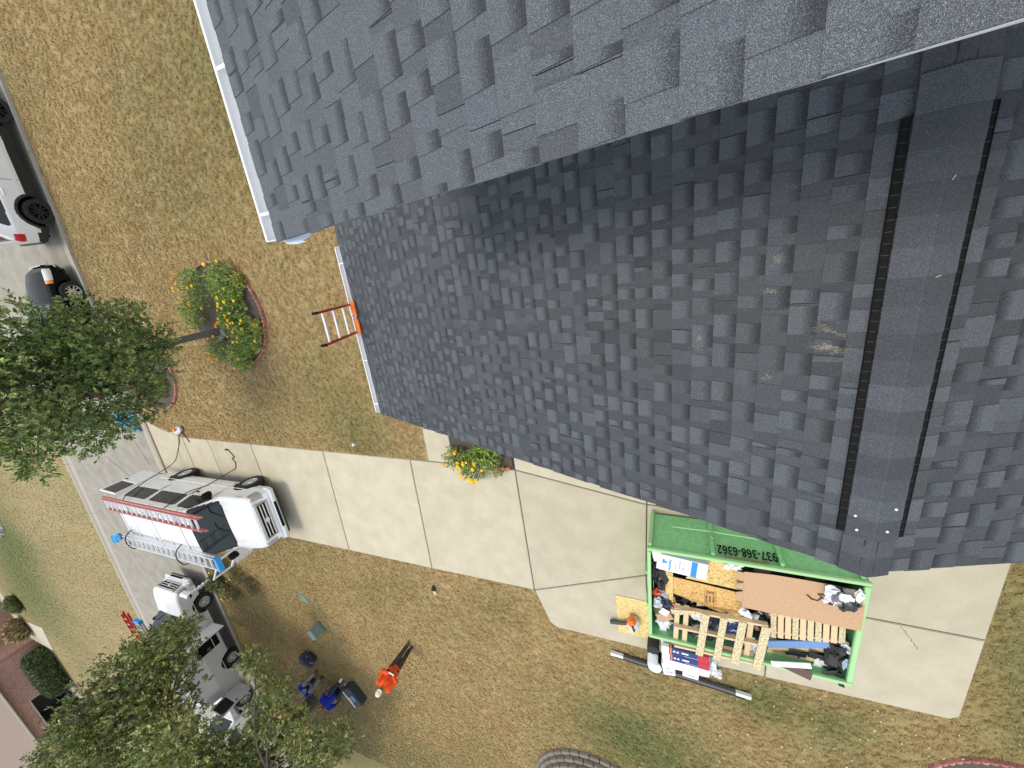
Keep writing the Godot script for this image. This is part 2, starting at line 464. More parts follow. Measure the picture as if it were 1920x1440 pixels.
func build_ground():
	green_noise.seed = 3; green_noise.frequency = 0.16; green_noise.fractal_octaves = 3
	green_fine.seed = 4; green_fine.frequency = 0.9; green_fine.fractal_octaves = 3
	# one sheet to the horizon, fine near the house and coarse far off
	var mb = MB.new()
	var xs = []; var zs = []
	var x = -30.0
	while x <= 12.01: xs.append(x); x += 0.4
	for e in [16, 22, 30, 45, 70, 120, 250, 400]: xs.append(float(e))
	for e in [-34, -40, -50, -65, -90, -130, -200, -400]: xs.push_front(float(e))
	var z = -30.0
	while z <= 10.01: zs.append(z); z += 0.4
	for e in [-33, -36, -40, -44, -48, -52, -56, -62, -75, -110, -180, -400]: zs.push_front(float(e))
	for e in [14, 20, 40, 100, 300]: zs.append(float(e))
	var cols = []
	for zz in zs:
		var row = []
		for xx in xs: row.append(lawn_color(xx, zz))
		cols.append(row)
	for j in zs.size() - 1:
		for i in xs.size() - 1:
			var p = [V(xs[i], 0, zs[j]), V(xs[i], 0, zs[j + 1]), V(xs[i + 1], 0, zs[j + 1]), V(xs[i + 1], 0, zs[j])]
			var q = [cols[j][i], cols[j + 1][i], cols[j + 1][i + 1], cols[j][i + 1]]
			for t in [0, 2, 1, 0, 3, 2]:
				mb.col = q[t]; mb.vert(p[t], Vector3.UP, Vector2.ZERO)
	struct("ground", mb, M.lawn)
	# street with gutters and low kerbs
	var road = MB.new()
	var st = [-90.0, -60.0, -40.0, -30.0, -26.0, -22.0, -18.0, -14.0, -10.0, -6.0, -2.0, 2.0, 6.0, 12.0, 20.0, 40.0, 80.0]
	for i in st.size() - 1:
		var a = st[i]; var b = st[i + 1]
		road.quad(V(a, 0.012, near_kerb(a) - 0.48), V(b, 0.012, near_kerb(b) - 0.48), V(b, 0.012, far_kerb(b) + 0.48), V(a, 0.012, far_kerb(a) + 0.48))
	struct("road", road, M.road)
	for side in [1, -1]:
		var k = MB.new()
		var run = -40.0
		while run < 30.0:
			var a = run + 0.006; var b = run + 3.0 - 0.006
			var f = near_kerb if side > 0 else far_kerb
			# gutter pan then rolled kerb
			var prof = [[0.50, 0.006], [0.14, 0.02], [0.06, 0.09], [0.0, 0.10], [-0.06, 0.10], [-0.06, -0.03]]
			for q in prof.size() - 1:
				var o0 = prof[q]; var o1 = prof[q + 1]
				var pa = V(a, o0[1], f.call(a) - side * o0[0]); var pb = V(b, o0[1], f.call(b) - side * o0[0])
				var pc = V(b, o1[1], f.call(b) - side * o1[0]); var pd = V(a, o1[1], f.call(a) - side * o1[0])
				# the driveway crossing has a dropped kerb
				if side > 0 and a > -9.6 and b < -3.4:
					for v in [pa]: pass
					pa.y = min(pa.y, 0.03); pb.y = min(pb.y, 0.03); pc.y = min(pc.y, 0.034); pd.y = min(pd.y, 0.034)
				if side > 0: k.quad(pd, pc, pb, pa)
				else: k.quad(pa, pb, pc, pd)
			run += 3.0
		struct("kerb", k, M.kerb)
	# cracks in the road: thin tar-dark gaps
	var cr = MB.new()
	for c in [[V(-4.6, 0, -20.9), V(-6.3, 0, -20.3)], [V(-6.2, 0, -23.8), V(-7.7, 0, -21.6)], [V(2.0, 0, -20.9), V(0.6, 0, -20.7)], [V(-5.4, 0, -22.2), V(-5.9, 0, -24.9)], [V(-10, 0, -24.4), V(-11.8, 0, -23.2)], [V(-8.4, 0, -23.0), V(-11.6, 0, -25.6)]]:
		crack(cr, c[0] + V(0, 0.0165, 0), c[1] + V(0, 0.0165, 0), 0.018)
	var ck = struct("road_crack", cr, M.crack)
	ck.set_meta("kind", "structure")
	# driveway of separate slabs
	var d := Node3D.new(); d.name = "driveway"; add_child(d); d.set_meta("kind", "structure")
	var g = 0.012
	var slabs = [
		[[-4.2, -19.02], [-4.5, -18.2], [-4.77, -17.0], [-8.56, -17.0], [-8.9, -18.2], [-9.3, -19.25]],
		[[-4.77, -17.0], [-4.77, -15.45], [-8.55, -15.45], [-8.56, -17.0]],
		[[-4.77, -15.45], [-4.77, -13.12], [-8.54, -13.05], [-8.55, -15.45]],
		[[-4.77, -13.12], [-4.77, -9.80], [-8.50, -9.98], [-8.54, -13.05]],
		[[-4.77, -9.80], [-4.77, -6.58], [-8.48, -6.70], [-8.50, -9.98]],
		[[-4.77, -6.58], [-4.77, -3.52], [-8.42, -3.44], [-8.48, -6.70]],
		[[-4.77, -3.52], [-5.31, -0.55], [-7.22, -0.60], [-8.42, -3.44]],
		[[-8.42, -3.44], [-7.22, -0.60], [-9.54, -0.54], [-9.55, -1.5], [-9.58, -2.9], [-9.45, -3.1]],
		[[-5.31, -0.55], [-5.31, 4.97], [-7.26, 4.97], [-7.22, -0.60]],
		[[-7.22, -0.60], [-7.24, 1.85], [-9.46, 1.85], [-9.54, -0.54]],
		[[-7.24, 1.85], [-7.26, 4.97], [-9.2, 4.97], [-9.33, 4.85], [-9.46, 1.85]],
		[[-2.0, -0.55], [-2.0, 4.97], [-5.31, 4.97], [-5.31, -0.55]],
		[[-2.0, -3.52], [-2.0, -0.55], [-5.31, -0.55], [-4.77, -3.52]],
		[[-3.80, -5.97], [-3.74, -5.2], [-4.77, -5.2], [-4.77, -5.99]]]
	var tones = []
	for q in [0.97, 0.985, 1.0, 1.02]:
		var cm = M.concrete.duplicate(); cm.albedo_color = Color(q, q, q * 0.985); cm.uv1_offset = V(q * 7, q * 3, q * 5); tones.append(cm)
	var si = 0
	for s in slabs:
		si += 1
		var pts = []
		for p in s: pts.append(Vector2(p[0], p[1]))
		var inn = Geometry2D.offset_polygon(PackedVector2Array(pts), -g)
		if inn.size() == 0: continue
		var m = MB.new()
		slab(m, inn[0], -0.05, 0.035 + rf(-0.003, 0.003), 0.012)
		obj("concrete_slab", m, tones[[1, 2, 3, 1, 2, 3, 2, 0, 1, 0, 0, 1, 2, 3, 2][si % 15]], d)
	var jt = MB.new()
	jt.prism([Vector2(-4.85, -18.9), Vector2(-4.85, -6.0), Vector2(-3.85, -5.9), Vector2(-2.1, -3.6), Vector2(-2.1, 4.9), Vector2(-9.2, 4.85), Vector2(-9.45, -2.9), Vector2(-8.4, -3.5), Vector2(-8.5, -17), Vector2(-8.9, -18.9)], -0.06, 0.008)
	obj("joint_filler", jt, M.crack, d)
	var dc = MB.new()
	crack(dc, V(-7.30, 0.0405, 3.85), V(-7.75, 0.0405, 4.15), 0.005)
	obj("crack", dc, M.crack, d)

func crack(mb, a, b, w):
	var n = 14
	var side = (b - a).cross(Vector3.UP).normalized()
	var last = a
	for i in range(1, n + 1):
		var p = a.lerp(b, float(i) / n) + side * rf(-0.06, 0.06) * clamp((b - a).length(), 0.1, 1.0) * 0.5
		var ww = w * rf(0.4, 1.1)
		mb.quad(last - side * ww, p - side * ww, p + side * ww, last + side * ww)
		last = p

# ---------------------------------------------------------------- house with two roofs
const EXPO := 0.143
# a roof plane: origin on the eave line, u along the eave, s up the slope, n outward
func shingle_course(roof, st, o, u, s, n, u0, u1, row, light_tone, as_part):
	var x = u0 - rng.randf() * 0.9
	while x < u1:
		var ln = 0.98
		var a = max(x, u0); var b = min(x + ln, u1) - 0.003
		var m = MB.new() if as_part else st
		if b - a > 0.02: shingle(m, o + s * (row * EXPO), u, s, n, a, b, light_tone)
		if as_part and b - a > 0.02: obj("shingle", m, M.shingle, roof)
		x += ln

func shingle(m, o, u, s, n, a, b, light_tone):
	var e = EXPO + 0.012
	var base = rf(0.70, 0.92) * light_tone  # same shingles on both roofs; this factor paints in their difference in light
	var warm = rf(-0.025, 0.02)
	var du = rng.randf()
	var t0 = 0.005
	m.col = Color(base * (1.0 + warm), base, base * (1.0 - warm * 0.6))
	var P = func(x, v, h): return o + u * x + s * v + n * h
	var jog = rf(-0.0015, 0.0015)
	# plain ply, pressed from patches of several granule blends
	var x2 = a
	while x2 < b - 0.001:
		var y2 = min(x2 + rf(0.12, 0.42), b)
		var kk = base * rf(0.82, 1.15)
		m.col = Color(kk * (1.0 + warm), kk, kk * (1.0 - warm * 0.6))
		m.quaduv(P.call(x2, jog, t0), P.call(y2, jog, t0), P.call(y2, e, 0.001), P.call(x2, e, 0.001), Vector2(x2 + du, 0.51), Vector2(y2 + du, 0.51), Vector2(y2 + du, 0.99), Vector2(x2 + du, 0.99))
		x2 = y2
	m.quaduv(P.call(a, jog, -0.002), P.call(b, jog, -0.002), P.call(b, jog, t0), P.call(a, jog, t0), Vector2(a, 0.9), Vector2(b, 0.9), Vector2(b, 0.92), Vector2(a, 0.92))
	m.quad(P.call(b, jog, -0.002), P.call(b, e, -0.002), P.call(b, e, 0.001), P.call(b, jog, t0))
	m.quad(P.call(a, e, -0.002), P.call(a, jog, -0.002), P.call(a, jog, t0), P.call(a, e, 0.001))
	# laminated tabs
	var x = a + rf(-0.08, 0.10)
	while x < b:
		var w = rf(0.07, 0.18)
		var p = max(x, a + 0.002); var q = min(x + w, b - 0.002)
		if q - p > 0.03:
			var k = rf(0.95, 1.5) * light_tone
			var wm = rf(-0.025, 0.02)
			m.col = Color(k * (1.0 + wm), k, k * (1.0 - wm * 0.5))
			var h0 = t0 + 0.0032; var h1 = 0.0042
			var sh = rf(0.004, 0.02)
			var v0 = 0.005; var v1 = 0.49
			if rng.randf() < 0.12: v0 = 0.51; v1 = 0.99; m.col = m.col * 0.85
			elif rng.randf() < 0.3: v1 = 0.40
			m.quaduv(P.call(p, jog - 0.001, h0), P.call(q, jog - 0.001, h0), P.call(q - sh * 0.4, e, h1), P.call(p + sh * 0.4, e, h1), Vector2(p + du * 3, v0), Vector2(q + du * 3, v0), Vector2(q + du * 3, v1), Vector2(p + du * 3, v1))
			m.quaduv(P.call(p, jog - 0.001, 0.0), P.call(q, jog - 0.001, 0.0), P.call(q, jog - 0.001, h0), P.call(p, jog - 0.001, h0), Vector2(p, 0.9), Vector2(q, 0.9), Vector2(q, 0.92), Vector2(p, 0.92))
			m.quad(P.call(q, jog - 0.001, 0.0), P.call(q - sh * 0.4, e, 0.0), P.call(q - sh * 0.4, e, h1), P.call(q, jog - 0.001, h0))
			m.quad(P.call(p + sh * 0.4, e, 0.0), P.call(p, jog - 0.001, 0.0), P.call(p, jog - 0.001, h0), P.call(p + sh * 0.4, e, h1))
		x += w + rf(0.04, 0.125)

func gutter(parent, x0, x1, z, y, called = "gutter"):
	# K-style trough seen from above: back, floor, front lip, and hangers
	var m = MB.new()
	var prof = [[0.0, 0.0], [0.0, -0.10], [-0.075, -0.10], [-0.12, -0.03], [-0.12, 0.0], [-0.105, 0.0], [-0.105, -0.025], [-0.07, -0.092], [-0.006, -0.092], [-0.006, 0.0]]
	for i in prof.size():
		var a = prof[i]; var b = prof[(i + 1) % prof.size()]
		m.quad(V(x0, y + a[1], z + a[0]), V(x0, y + b[1], z + b[0]), V(x1, y + b[1], z + b[0]), V(x1, y + a[1], z + a[0]))
	for x in [x0, x1]:
		m.box(V(x, y - 0.05, z - 0.06), V(0.004, 0.1, 0.12), 0)
	var g = obj(called, m, M.white_metal, parent)
	var x = x0 + 0.16
	while x < x1:
		var h = MB.new()
		h.box(V(x, y - 0.006, z - 0.055), V(0.02, 0.008, 0.115), 0.002)
		obj("hanger", h, M.white_metal, g)
		x += 0.78
	return g

func build_house():
	var house = thing("house", "grey shingled house with white gutters and two roof levels", "house")
	var dk = mat(0.02, 0.022, 0.025, 0.9)
	# lower roof: ridge along x at z = 1.16
	var se = 0.368; var ze = -4.72; var ye = 2.56
	var zr = 1.16; var yr = ye + se * (zr - ze)
	var xr = -2.265; var xw = 0.86
	var deck = MB.new()
	deck.prism([Vector2(ze, ye - 0.004), Vector2(zr, yr - 0.004), Vector2(zr * 2 - ze, ye - 0.004), Vector2(zr * 2 - ze, ye - 0.03), Vector2(zr, yr - 0.03), Vector2(ze, ye - 0.03)], xr + 0.012, xw, Transform3D(Basis(V(0, 0, 1), V(1, 0, 0), V(0, 1, 0)), Vector3.ZERO))
	var lower = obj("lower_roof", deck, dk, house)
	var cl = sqrt(1.0 + se * se)
	var s = V(0, se / cl, 1.0 / cl); var n = V(0, 1.0 / cl, -se / cl)
	var slope_len = (zr - ze) * cl
	var rows = int(ceil((slope_len - 0.05) / EXPO))
	var far_rows = MB.new()
	for r in rows:
		# the far courses by the eave are too many to be singled out: one joined part
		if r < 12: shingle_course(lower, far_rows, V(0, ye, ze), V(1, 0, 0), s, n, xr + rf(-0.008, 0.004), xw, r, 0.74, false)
		else: shingle_course(lower, null, V(0, ye, ze), V(1, 0, 0), s, n, xr + rf(-0.008, 0.004), xw, r, 0.74, true)  # lower roof painted darker than the upper, though the shingles are alike
	var fr = obj("shingle_courses", far_rows, M.shingle, lower); fr.set_meta("kind", "stuff")
	# far slope, behind the ridge
	var s2 = V(0, se / cl, -1.0 / cl); var n2 = V(0, 1.0 / cl, se / cl)
	var zb = zr * 2 - ze
	var far2 = MB.new()
	for r in rows:
		var part = r > rows - 14
		var o = V(0, ye, zb)
		# u runs the other way so that faces look up
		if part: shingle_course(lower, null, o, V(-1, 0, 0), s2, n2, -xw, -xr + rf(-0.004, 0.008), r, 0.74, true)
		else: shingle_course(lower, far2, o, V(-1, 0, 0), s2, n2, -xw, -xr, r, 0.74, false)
	var f2 = obj("shingle_courses", far2, M.shingle, lower); f2.set_meta("kind", "stuff")
	# ridge vent: raised cap on two black slotted sides, cap shingles overlapping
	var vent = MB.new()
	var vw = 0.145
	var vx0 = -1.97; var vx1 = 0.40
	for sd in [-1.0, 1.0]:
		# slotted base plate lying on the courses, reaching out from under the caps
		vent.box(V((vx0 + vx1) * 0.5, yr - se * 0.140 + 0.012, zr + sd * 0.140), V(vx1 - vx0, 0.014, 0.05), 0, Basis(V(1, 0, 0), sd * atan(se)))
		# lower flange lip
		vent.box(V((vx0 + vx1) * 0.5, yr - se * 0.167 + 0.016, zr + sd * 0.167), V(vx1 - vx0, 0.016, 0.004), 0.001)
	var vm = obj("ridge_vent", vent, M.black, house)
	var fx = vx0
	while fx < vx1:
		for sd in [-1.0, 1.0]:
			var fin = MB.new()
			fin.box(V(fx, yr - se * 0.15 + 0.019, zr + sd * 0.15), V(0.003, 0.004, 0.03), 0, Basis(V(1, 0, 0), sd * atan(se)))
			obj("vent_fin", fin, M.cladding, vm)
		fx += 0.058
	var cx = -2.27; var k = 0
	while cx < 0.80:
		var cap = MB.new()
		var wdt = 0.165
		if cx > 0.42 or cx < vx0 - 0.16: wdt = 0.13
		var hh = 0.024 if cx > vx0 - 0.05 and cx < vx1 else 0.006
		var tone = [0.55, 0.72, 0.62, 0.86, 0.68][k % 5] * rf(0.95, 1.05)
		cap.col = Color(tone, tone, tone * 1.02)
		var cxe = cx + 0.165
		var hw = vw - 0.012
		var nseg = 12
		var pts = []
		for i in nseg + 1:
			var q = -1.0 + 2.0 * i / nseg
			var yy = yr + hh - se * hw * abs(q) * 0.93 + 0.012 * (1.0 - q * q) 
			pts.append([zr + q * hw, yy])
		var skew = rf(-0.006, 0.006)
		for i in nseg:
			var a = pts[i]; var b = pts[i + 1]
			var t = 0.011
			var ka = skew * (float(i) / nseg - 0.5); var kb = skew * (float(i + 1) / nseg - 0.5)
			# exposed end (towards -x) is the thick one
			cap.quaduv(V(cx + ka, a[1] + t, a[0]), V(cx + kb, b[1] + t, b[0]), V(cxe, b[1] + 0.005, b[0]), V(cxe, a[1] + 0.005, a[0]), Vector2(a[0] * 1.0, 0.52), Vector2(b[0], 0.52), Vector2(b[0], 0.98), Vector2(a[0], 0.98))
			cap.quad(V(cx + ka, a[1] - 0.004, a[0]), V(cx + kb, b[1] - 0.004, b[0]), V(cx + kb, b[1] + t, b[0]), V(cx + ka, a[1] + t, a[0]))
		for e in [0, nseg]:
			cap.quad(V(cx, pts[e][1] - 0.006, pts[e][0]), V(cx, pts[e][1] + 0.01, pts[e][0]), V(cxe, pts[e][1] + 0.001, pts[e][0]), V(cxe, pts[e][1] - 0.006, pts[e][0]))
		obj("cap_shingle", cap, M.shingle, vm)
		cx += 0.148
		k += 1
	# four bright nail heads in the last cap
	for q in [[-1.82, -0.10], [-1.90, 0.06], [-1.74, 0.085], [-1.92, -0.085]]:
		var nl = MB.new()
		nl.lathe([Vector2(0.0001, 0.006), Vector2(0.008, 0.003), Vector2(0.009, 0.0)], 8, Transform3D(Basis.IDENTITY, V(q[0], yr + 0.034 - se * abs(q[1]) * 0.93 + 0.012 * (1 - pow(q[1] / 0.133, 2)), zr + q[1])))
		obj("nail_head", nl, M.white_metal, vm)
	# sawdust clinging to the courses by the ridge
	var dust = MB.new()
	var smear := FastNoiseLite.new(); smear.seed = 12; smear.frequency = 14.0; smear.fractal_octaves = 3
	for sp in [[-0.70, 5.93, 0.10, 260], [-0.42, 5.62, 0.07, 60], [-0.22, 5.64, 0.05, 25], [-0.75, 5.18, 0.07, 50], [-0.95, 5.62, 0.06, 30], [0.18, 5.7, 0.07, 14], [-0.68, 5.20, 0.05, 25]]:
		for i in sp[3] * 22:
			var uu = sp[0] + rng.randfn(0, sp[2] * 0.55); var vv = sp[1] + rng.randfn(0, sp[2] * 0.45)
			if vv > slope_len - 0.16 or smear.get_noise_2d(uu, vv * 0.45) < 0.05 + 0.5 * rng.randf() * Vector2(uu - sp[0], vv - sp[1]).length() / sp[2]: continue
			var hgt = 0.0085 + 0.0075 * (1.0 - fmod(vv, EXPO) / EXPO)
			var p = V(uu, ye, ze) + s * vv + n * hgt
			var sz = rf(0.0006, 0.0016)
			dust.col = Color(0.50, 0.46, 0.33) * rf(0.55, 1.0)
			var ax = V(1, 0, 0).rotated(n, rf(0, TAU)); var bx = n.cross(ax)
			dust.tri(p - ax * sz, p + ax * sz, p + n * sz * 0.7 + bx * sz); dust.tri(p + ax * sz, p - ax * sz, p - bx * sz + n * sz * 0.4)
	var du = obj("sawdust", dust, M.vcol, lower); du.set_meta("kind", "stuff")
	# bits of straw on the ridge
	for q in [[0.10, 0.03, 0.4], [-0.35, 0.05, 1.2]]:
		var stw = MB.new(); stw.col = Color(0.6, 0.56, 0.4)
		var cp = V(q[0], yr + 0.046 - se * q[1], zr + q[1]); var d = V(cos(q[2]), 0, sin(q[2])) * 0.011
		stw.tube([cp - d, cp + V(0, 0.003, 0), cp + d], 0.0018, 5)
		var so = obj("straw_bit", stw, M.vcol, lower)
	# lower rake edge metal, fascia, gutter
	var rk = MB.new()
	for sg in [1.0, -1.0]:
		var za = zr - sg * (zr - ze)
		var mid = V(xr + 0.035, (ye + yr) * 0.5 - 0.115, (za + zr) * 0.5)
		var ang = atan(se) * sg
		rk.box(mid, V(0.03, 0.15, slope_len), 0.004, Basis(V(1, 0, 0), -ang))
	obj("rake_board", rk, M.white_metal, house)
	gutter(house, xr + 0.02, 0.5, ze + 0.006, ye - 0.006)
	gutter(house, xr + 0.02, 0.5, zb + 0.115, ye - 0.006, "rear_gutter")
	# walls of the lower part
	var wl = MB.new()
	wl.box(V(-0.62, ye * 0.5 - 0.06, zr), V(2.86, ye - 0.1, 10.9), 0)
	wl.prism([Vector2(-4.3, ye - 0.12), Vector2(zr, yr - 0.16), Vector2(6.6, ye - 0.12)], -2.05, 0.8, Transform3D(Basis(V(0, 0, 1), V(1, 0, 0), V(0, 1, 0)), Vector3.ZERO))
	obj("wall", wl, M.siding, house)
	var gd = MB.new()
	for r in 4: gd.box(V(-2.066, 0.32 + r * 0.54, 1.6), V(0.03, 0.525, 4.9), 0.008)
	obj("garage_door", gd, M.white_metal, house)
	# upper roof
	var su = 0.27; var zeu = -2.34; var yeu = 6.137 + su * zeu
	var zru = 3.4; var yru = 6.137 + su * zru
	var xru = 0.28; var x_end = 9.0
	var cu = sqrt(1.0 + su * su)
	var us = V(0, su / cu, 1.0 / cu); var un = V(0, 1.0 / cu, -su / cu)
	var ud = MB.new()
	ud.prism([Vector2(zeu, yeu - 0.004), Vector2(zru, yru - 0.004), Vector2(zru * 2 - zeu, yeu - 0.004), Vector2(zru * 2 - zeu, yeu - 0.03), Vector2(zru, yru - 0.03), Vector2(zeu, yeu - 0.03)], xru + 0.014, x_end, Transform3D(Basis(V(0, 0, 1), V(1, 0, 0), V(0, 1, 0)), Vector3.ZERO))
	var upper = obj("upper_roof", ud, dk, house)
	var ulen = (zru - zeu) * cu
	var urows = int(ceil(ulen / EXPO))
	var urest = MB.new()
	for r in urows:
		var edge = xru + rf(-0.004, 0.004)
		var last = 2.3 - r * 0.055
		if r < 23:
			shingle_course(upper, null, V(0, yeu, zeu), V(1, 0, 0), us, un, edge, max(last, 0.95), r, 1.14, true)  # upper roof painted lighter, for granules glinting at a grazing view
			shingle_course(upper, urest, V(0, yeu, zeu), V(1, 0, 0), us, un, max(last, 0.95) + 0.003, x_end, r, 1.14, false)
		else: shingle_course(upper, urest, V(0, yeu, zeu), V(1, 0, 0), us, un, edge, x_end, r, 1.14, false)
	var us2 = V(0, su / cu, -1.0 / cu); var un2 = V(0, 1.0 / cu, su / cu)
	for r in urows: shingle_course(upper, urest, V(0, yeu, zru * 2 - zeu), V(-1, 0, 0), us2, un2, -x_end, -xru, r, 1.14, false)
	var ur = obj("shingle_courses", urest, M.shingle, upper); ur.set_meta("kind", "stuff")
	var de = MB.new()
	var angu = atan(su)
	var midu = V(xru + 0.012, (yeu + yru) * 0.5 - 0.012, (zeu + zru) * 0.5)
	de.box(midu + V(0.003, -0.008, 0), V(0.010, 0.016, ulen), 0.002, Basis(V(1, 0, 0), -angu))
	obj("drip_edge", de, M.black, house)
	var dw = MB.new()
	# white metal coil on the rake, uncovered near the camera
	dw.box(V(xru + 0.006, 6.137 + su * 0.9 - 0.022, 0.9), V(0.016, 0.02, 1.5), 0.003, Basis(V(1, 0, 0), -angu) * Basis(V(0, 1, 0), -0.012))
	dw.box(V(xru + 0.06, (yeu + yru) * 0.5 - 0.115, (zeu + zru) * 0.5), V(0.022, 0.15, ulen), 0.004, Basis(V(1, 0, 0), -angu))
	obj("rake_board", dw, M.white_metal, house)
	gutter(house, xru + 0.02, x_end, zeu + 0.006, yeu - 0.006, "upper_gutter")
	var flash = MB.new()
	flash.col = Color(0.62, 0.72, 0.85)
	flash.prism([Vector2(xru + 0.03, zeu - 0.02), Vector2(xru - 0.012, zeu + 0.02), Vector2(xru - 0.022, zeu + 0.10), Vector2(xru - 0.018, zeu + 0.19), Vector2(xru - 0.006, zeu + 0.16), Vector2(xru + 0.006, zeu + 0.22), Vector2(xru + 0.04, zeu + 0.3)], yeu - 0.05, yeu - 0.046)
	obj("flashing", flash, M.vcol_gloss, house)
	var uw = MB.new()
	uw.box(V(4.92, yeu * 0.5 - 0.06, 3.4), V(8.2, yeu - 0.06, 10.9), 0)
	uw.prism([Vector2(-2.0, yeu - 0.09), Vector2(zru, yru - 0.1), Vector2(8.8, yeu - 0.09)], 0.82, 8.9, Transform3D(Basis(V(0, 0, 1), V(1, 0, 0), V(0, 1, 0)), Vector3.ZERO))
	obj("wall", uw, M.siding, house)
	# lap siding boards on the wall that rises from the lower roof
	var yy = 2.6
	while yy < 6.4:
		var sb = MB.new()
		sb.box(V(0.812, yy, 3.2), V(0.016, 0.105, 10.6), 0.003, Basis(V(0, 0, 1), -0.06))
		if yy < yeu - 0.12: obj("siding_board", sb, M.siding, house)
		yy += 0.104

# ---------------------------------------------------------------- dumpster and its load
func panel(mb, pts, t):
	# thin board with an outline in 3D, thickness t downward along its normal
	var n = Vector3.ZERO
	var m = pts.size()
	for i in m: n += pts[i].cross(pts[(i + 1) % m])
	n = n.normalized()
	if n.y < 0: n = -n; pts = pts.duplicate(); pts.reverse()
	for i in range(1, m - 1):
		mb.tri(pts[0], pts[i], pts[i + 1])
		mb.tri(pts[0] - n * t, pts[i + 1] - n * t, pts[i] - n * t)
	for i in m:
		var a = pts[i]; var b = pts[(i + 1) % m]
		mb.quad(a, a - n * t, b - n * t, b)

func plank(mb, a, b, w, t, ch = 0.004, up = Vector3.UP):
	var d = (b - a)
	var z = d.normalized(); var x = up.cross(z).normalized(); var y = z.cross(x)
	mb.box((a + b) * 0.5, V(w, t, d.length()), ch, Basis(x, y, z))

func lettering(text, size_m, parent, pos, basis, material, font_name = "Droid Sans", bold = false, called = "lettering"):
	var t := TextMesh.new()
	var f := SystemFont.new(); f.font_names = PackedStringArray([font_name])
	if bold: f.font_weight = 700
	t.font = f; t.text = text; t.font_size = 64; t.pixel_size = size_m / 64.0; t.depth = 0.003
	var o := MeshInstance3D.new(); o.mesh = t; o.material_override = material; o.name = called
	parent.add_child(o, true)
	o.transform = Transform3D(basis, pos)
	return o

func crumple(mb, ce, rad, seed_, amp = 0.9, ymin = -99.0):
	mb.blob(ce, rad, amp, seed_, 13, 8, Basis.IDENTITY, 1.9, ymin)

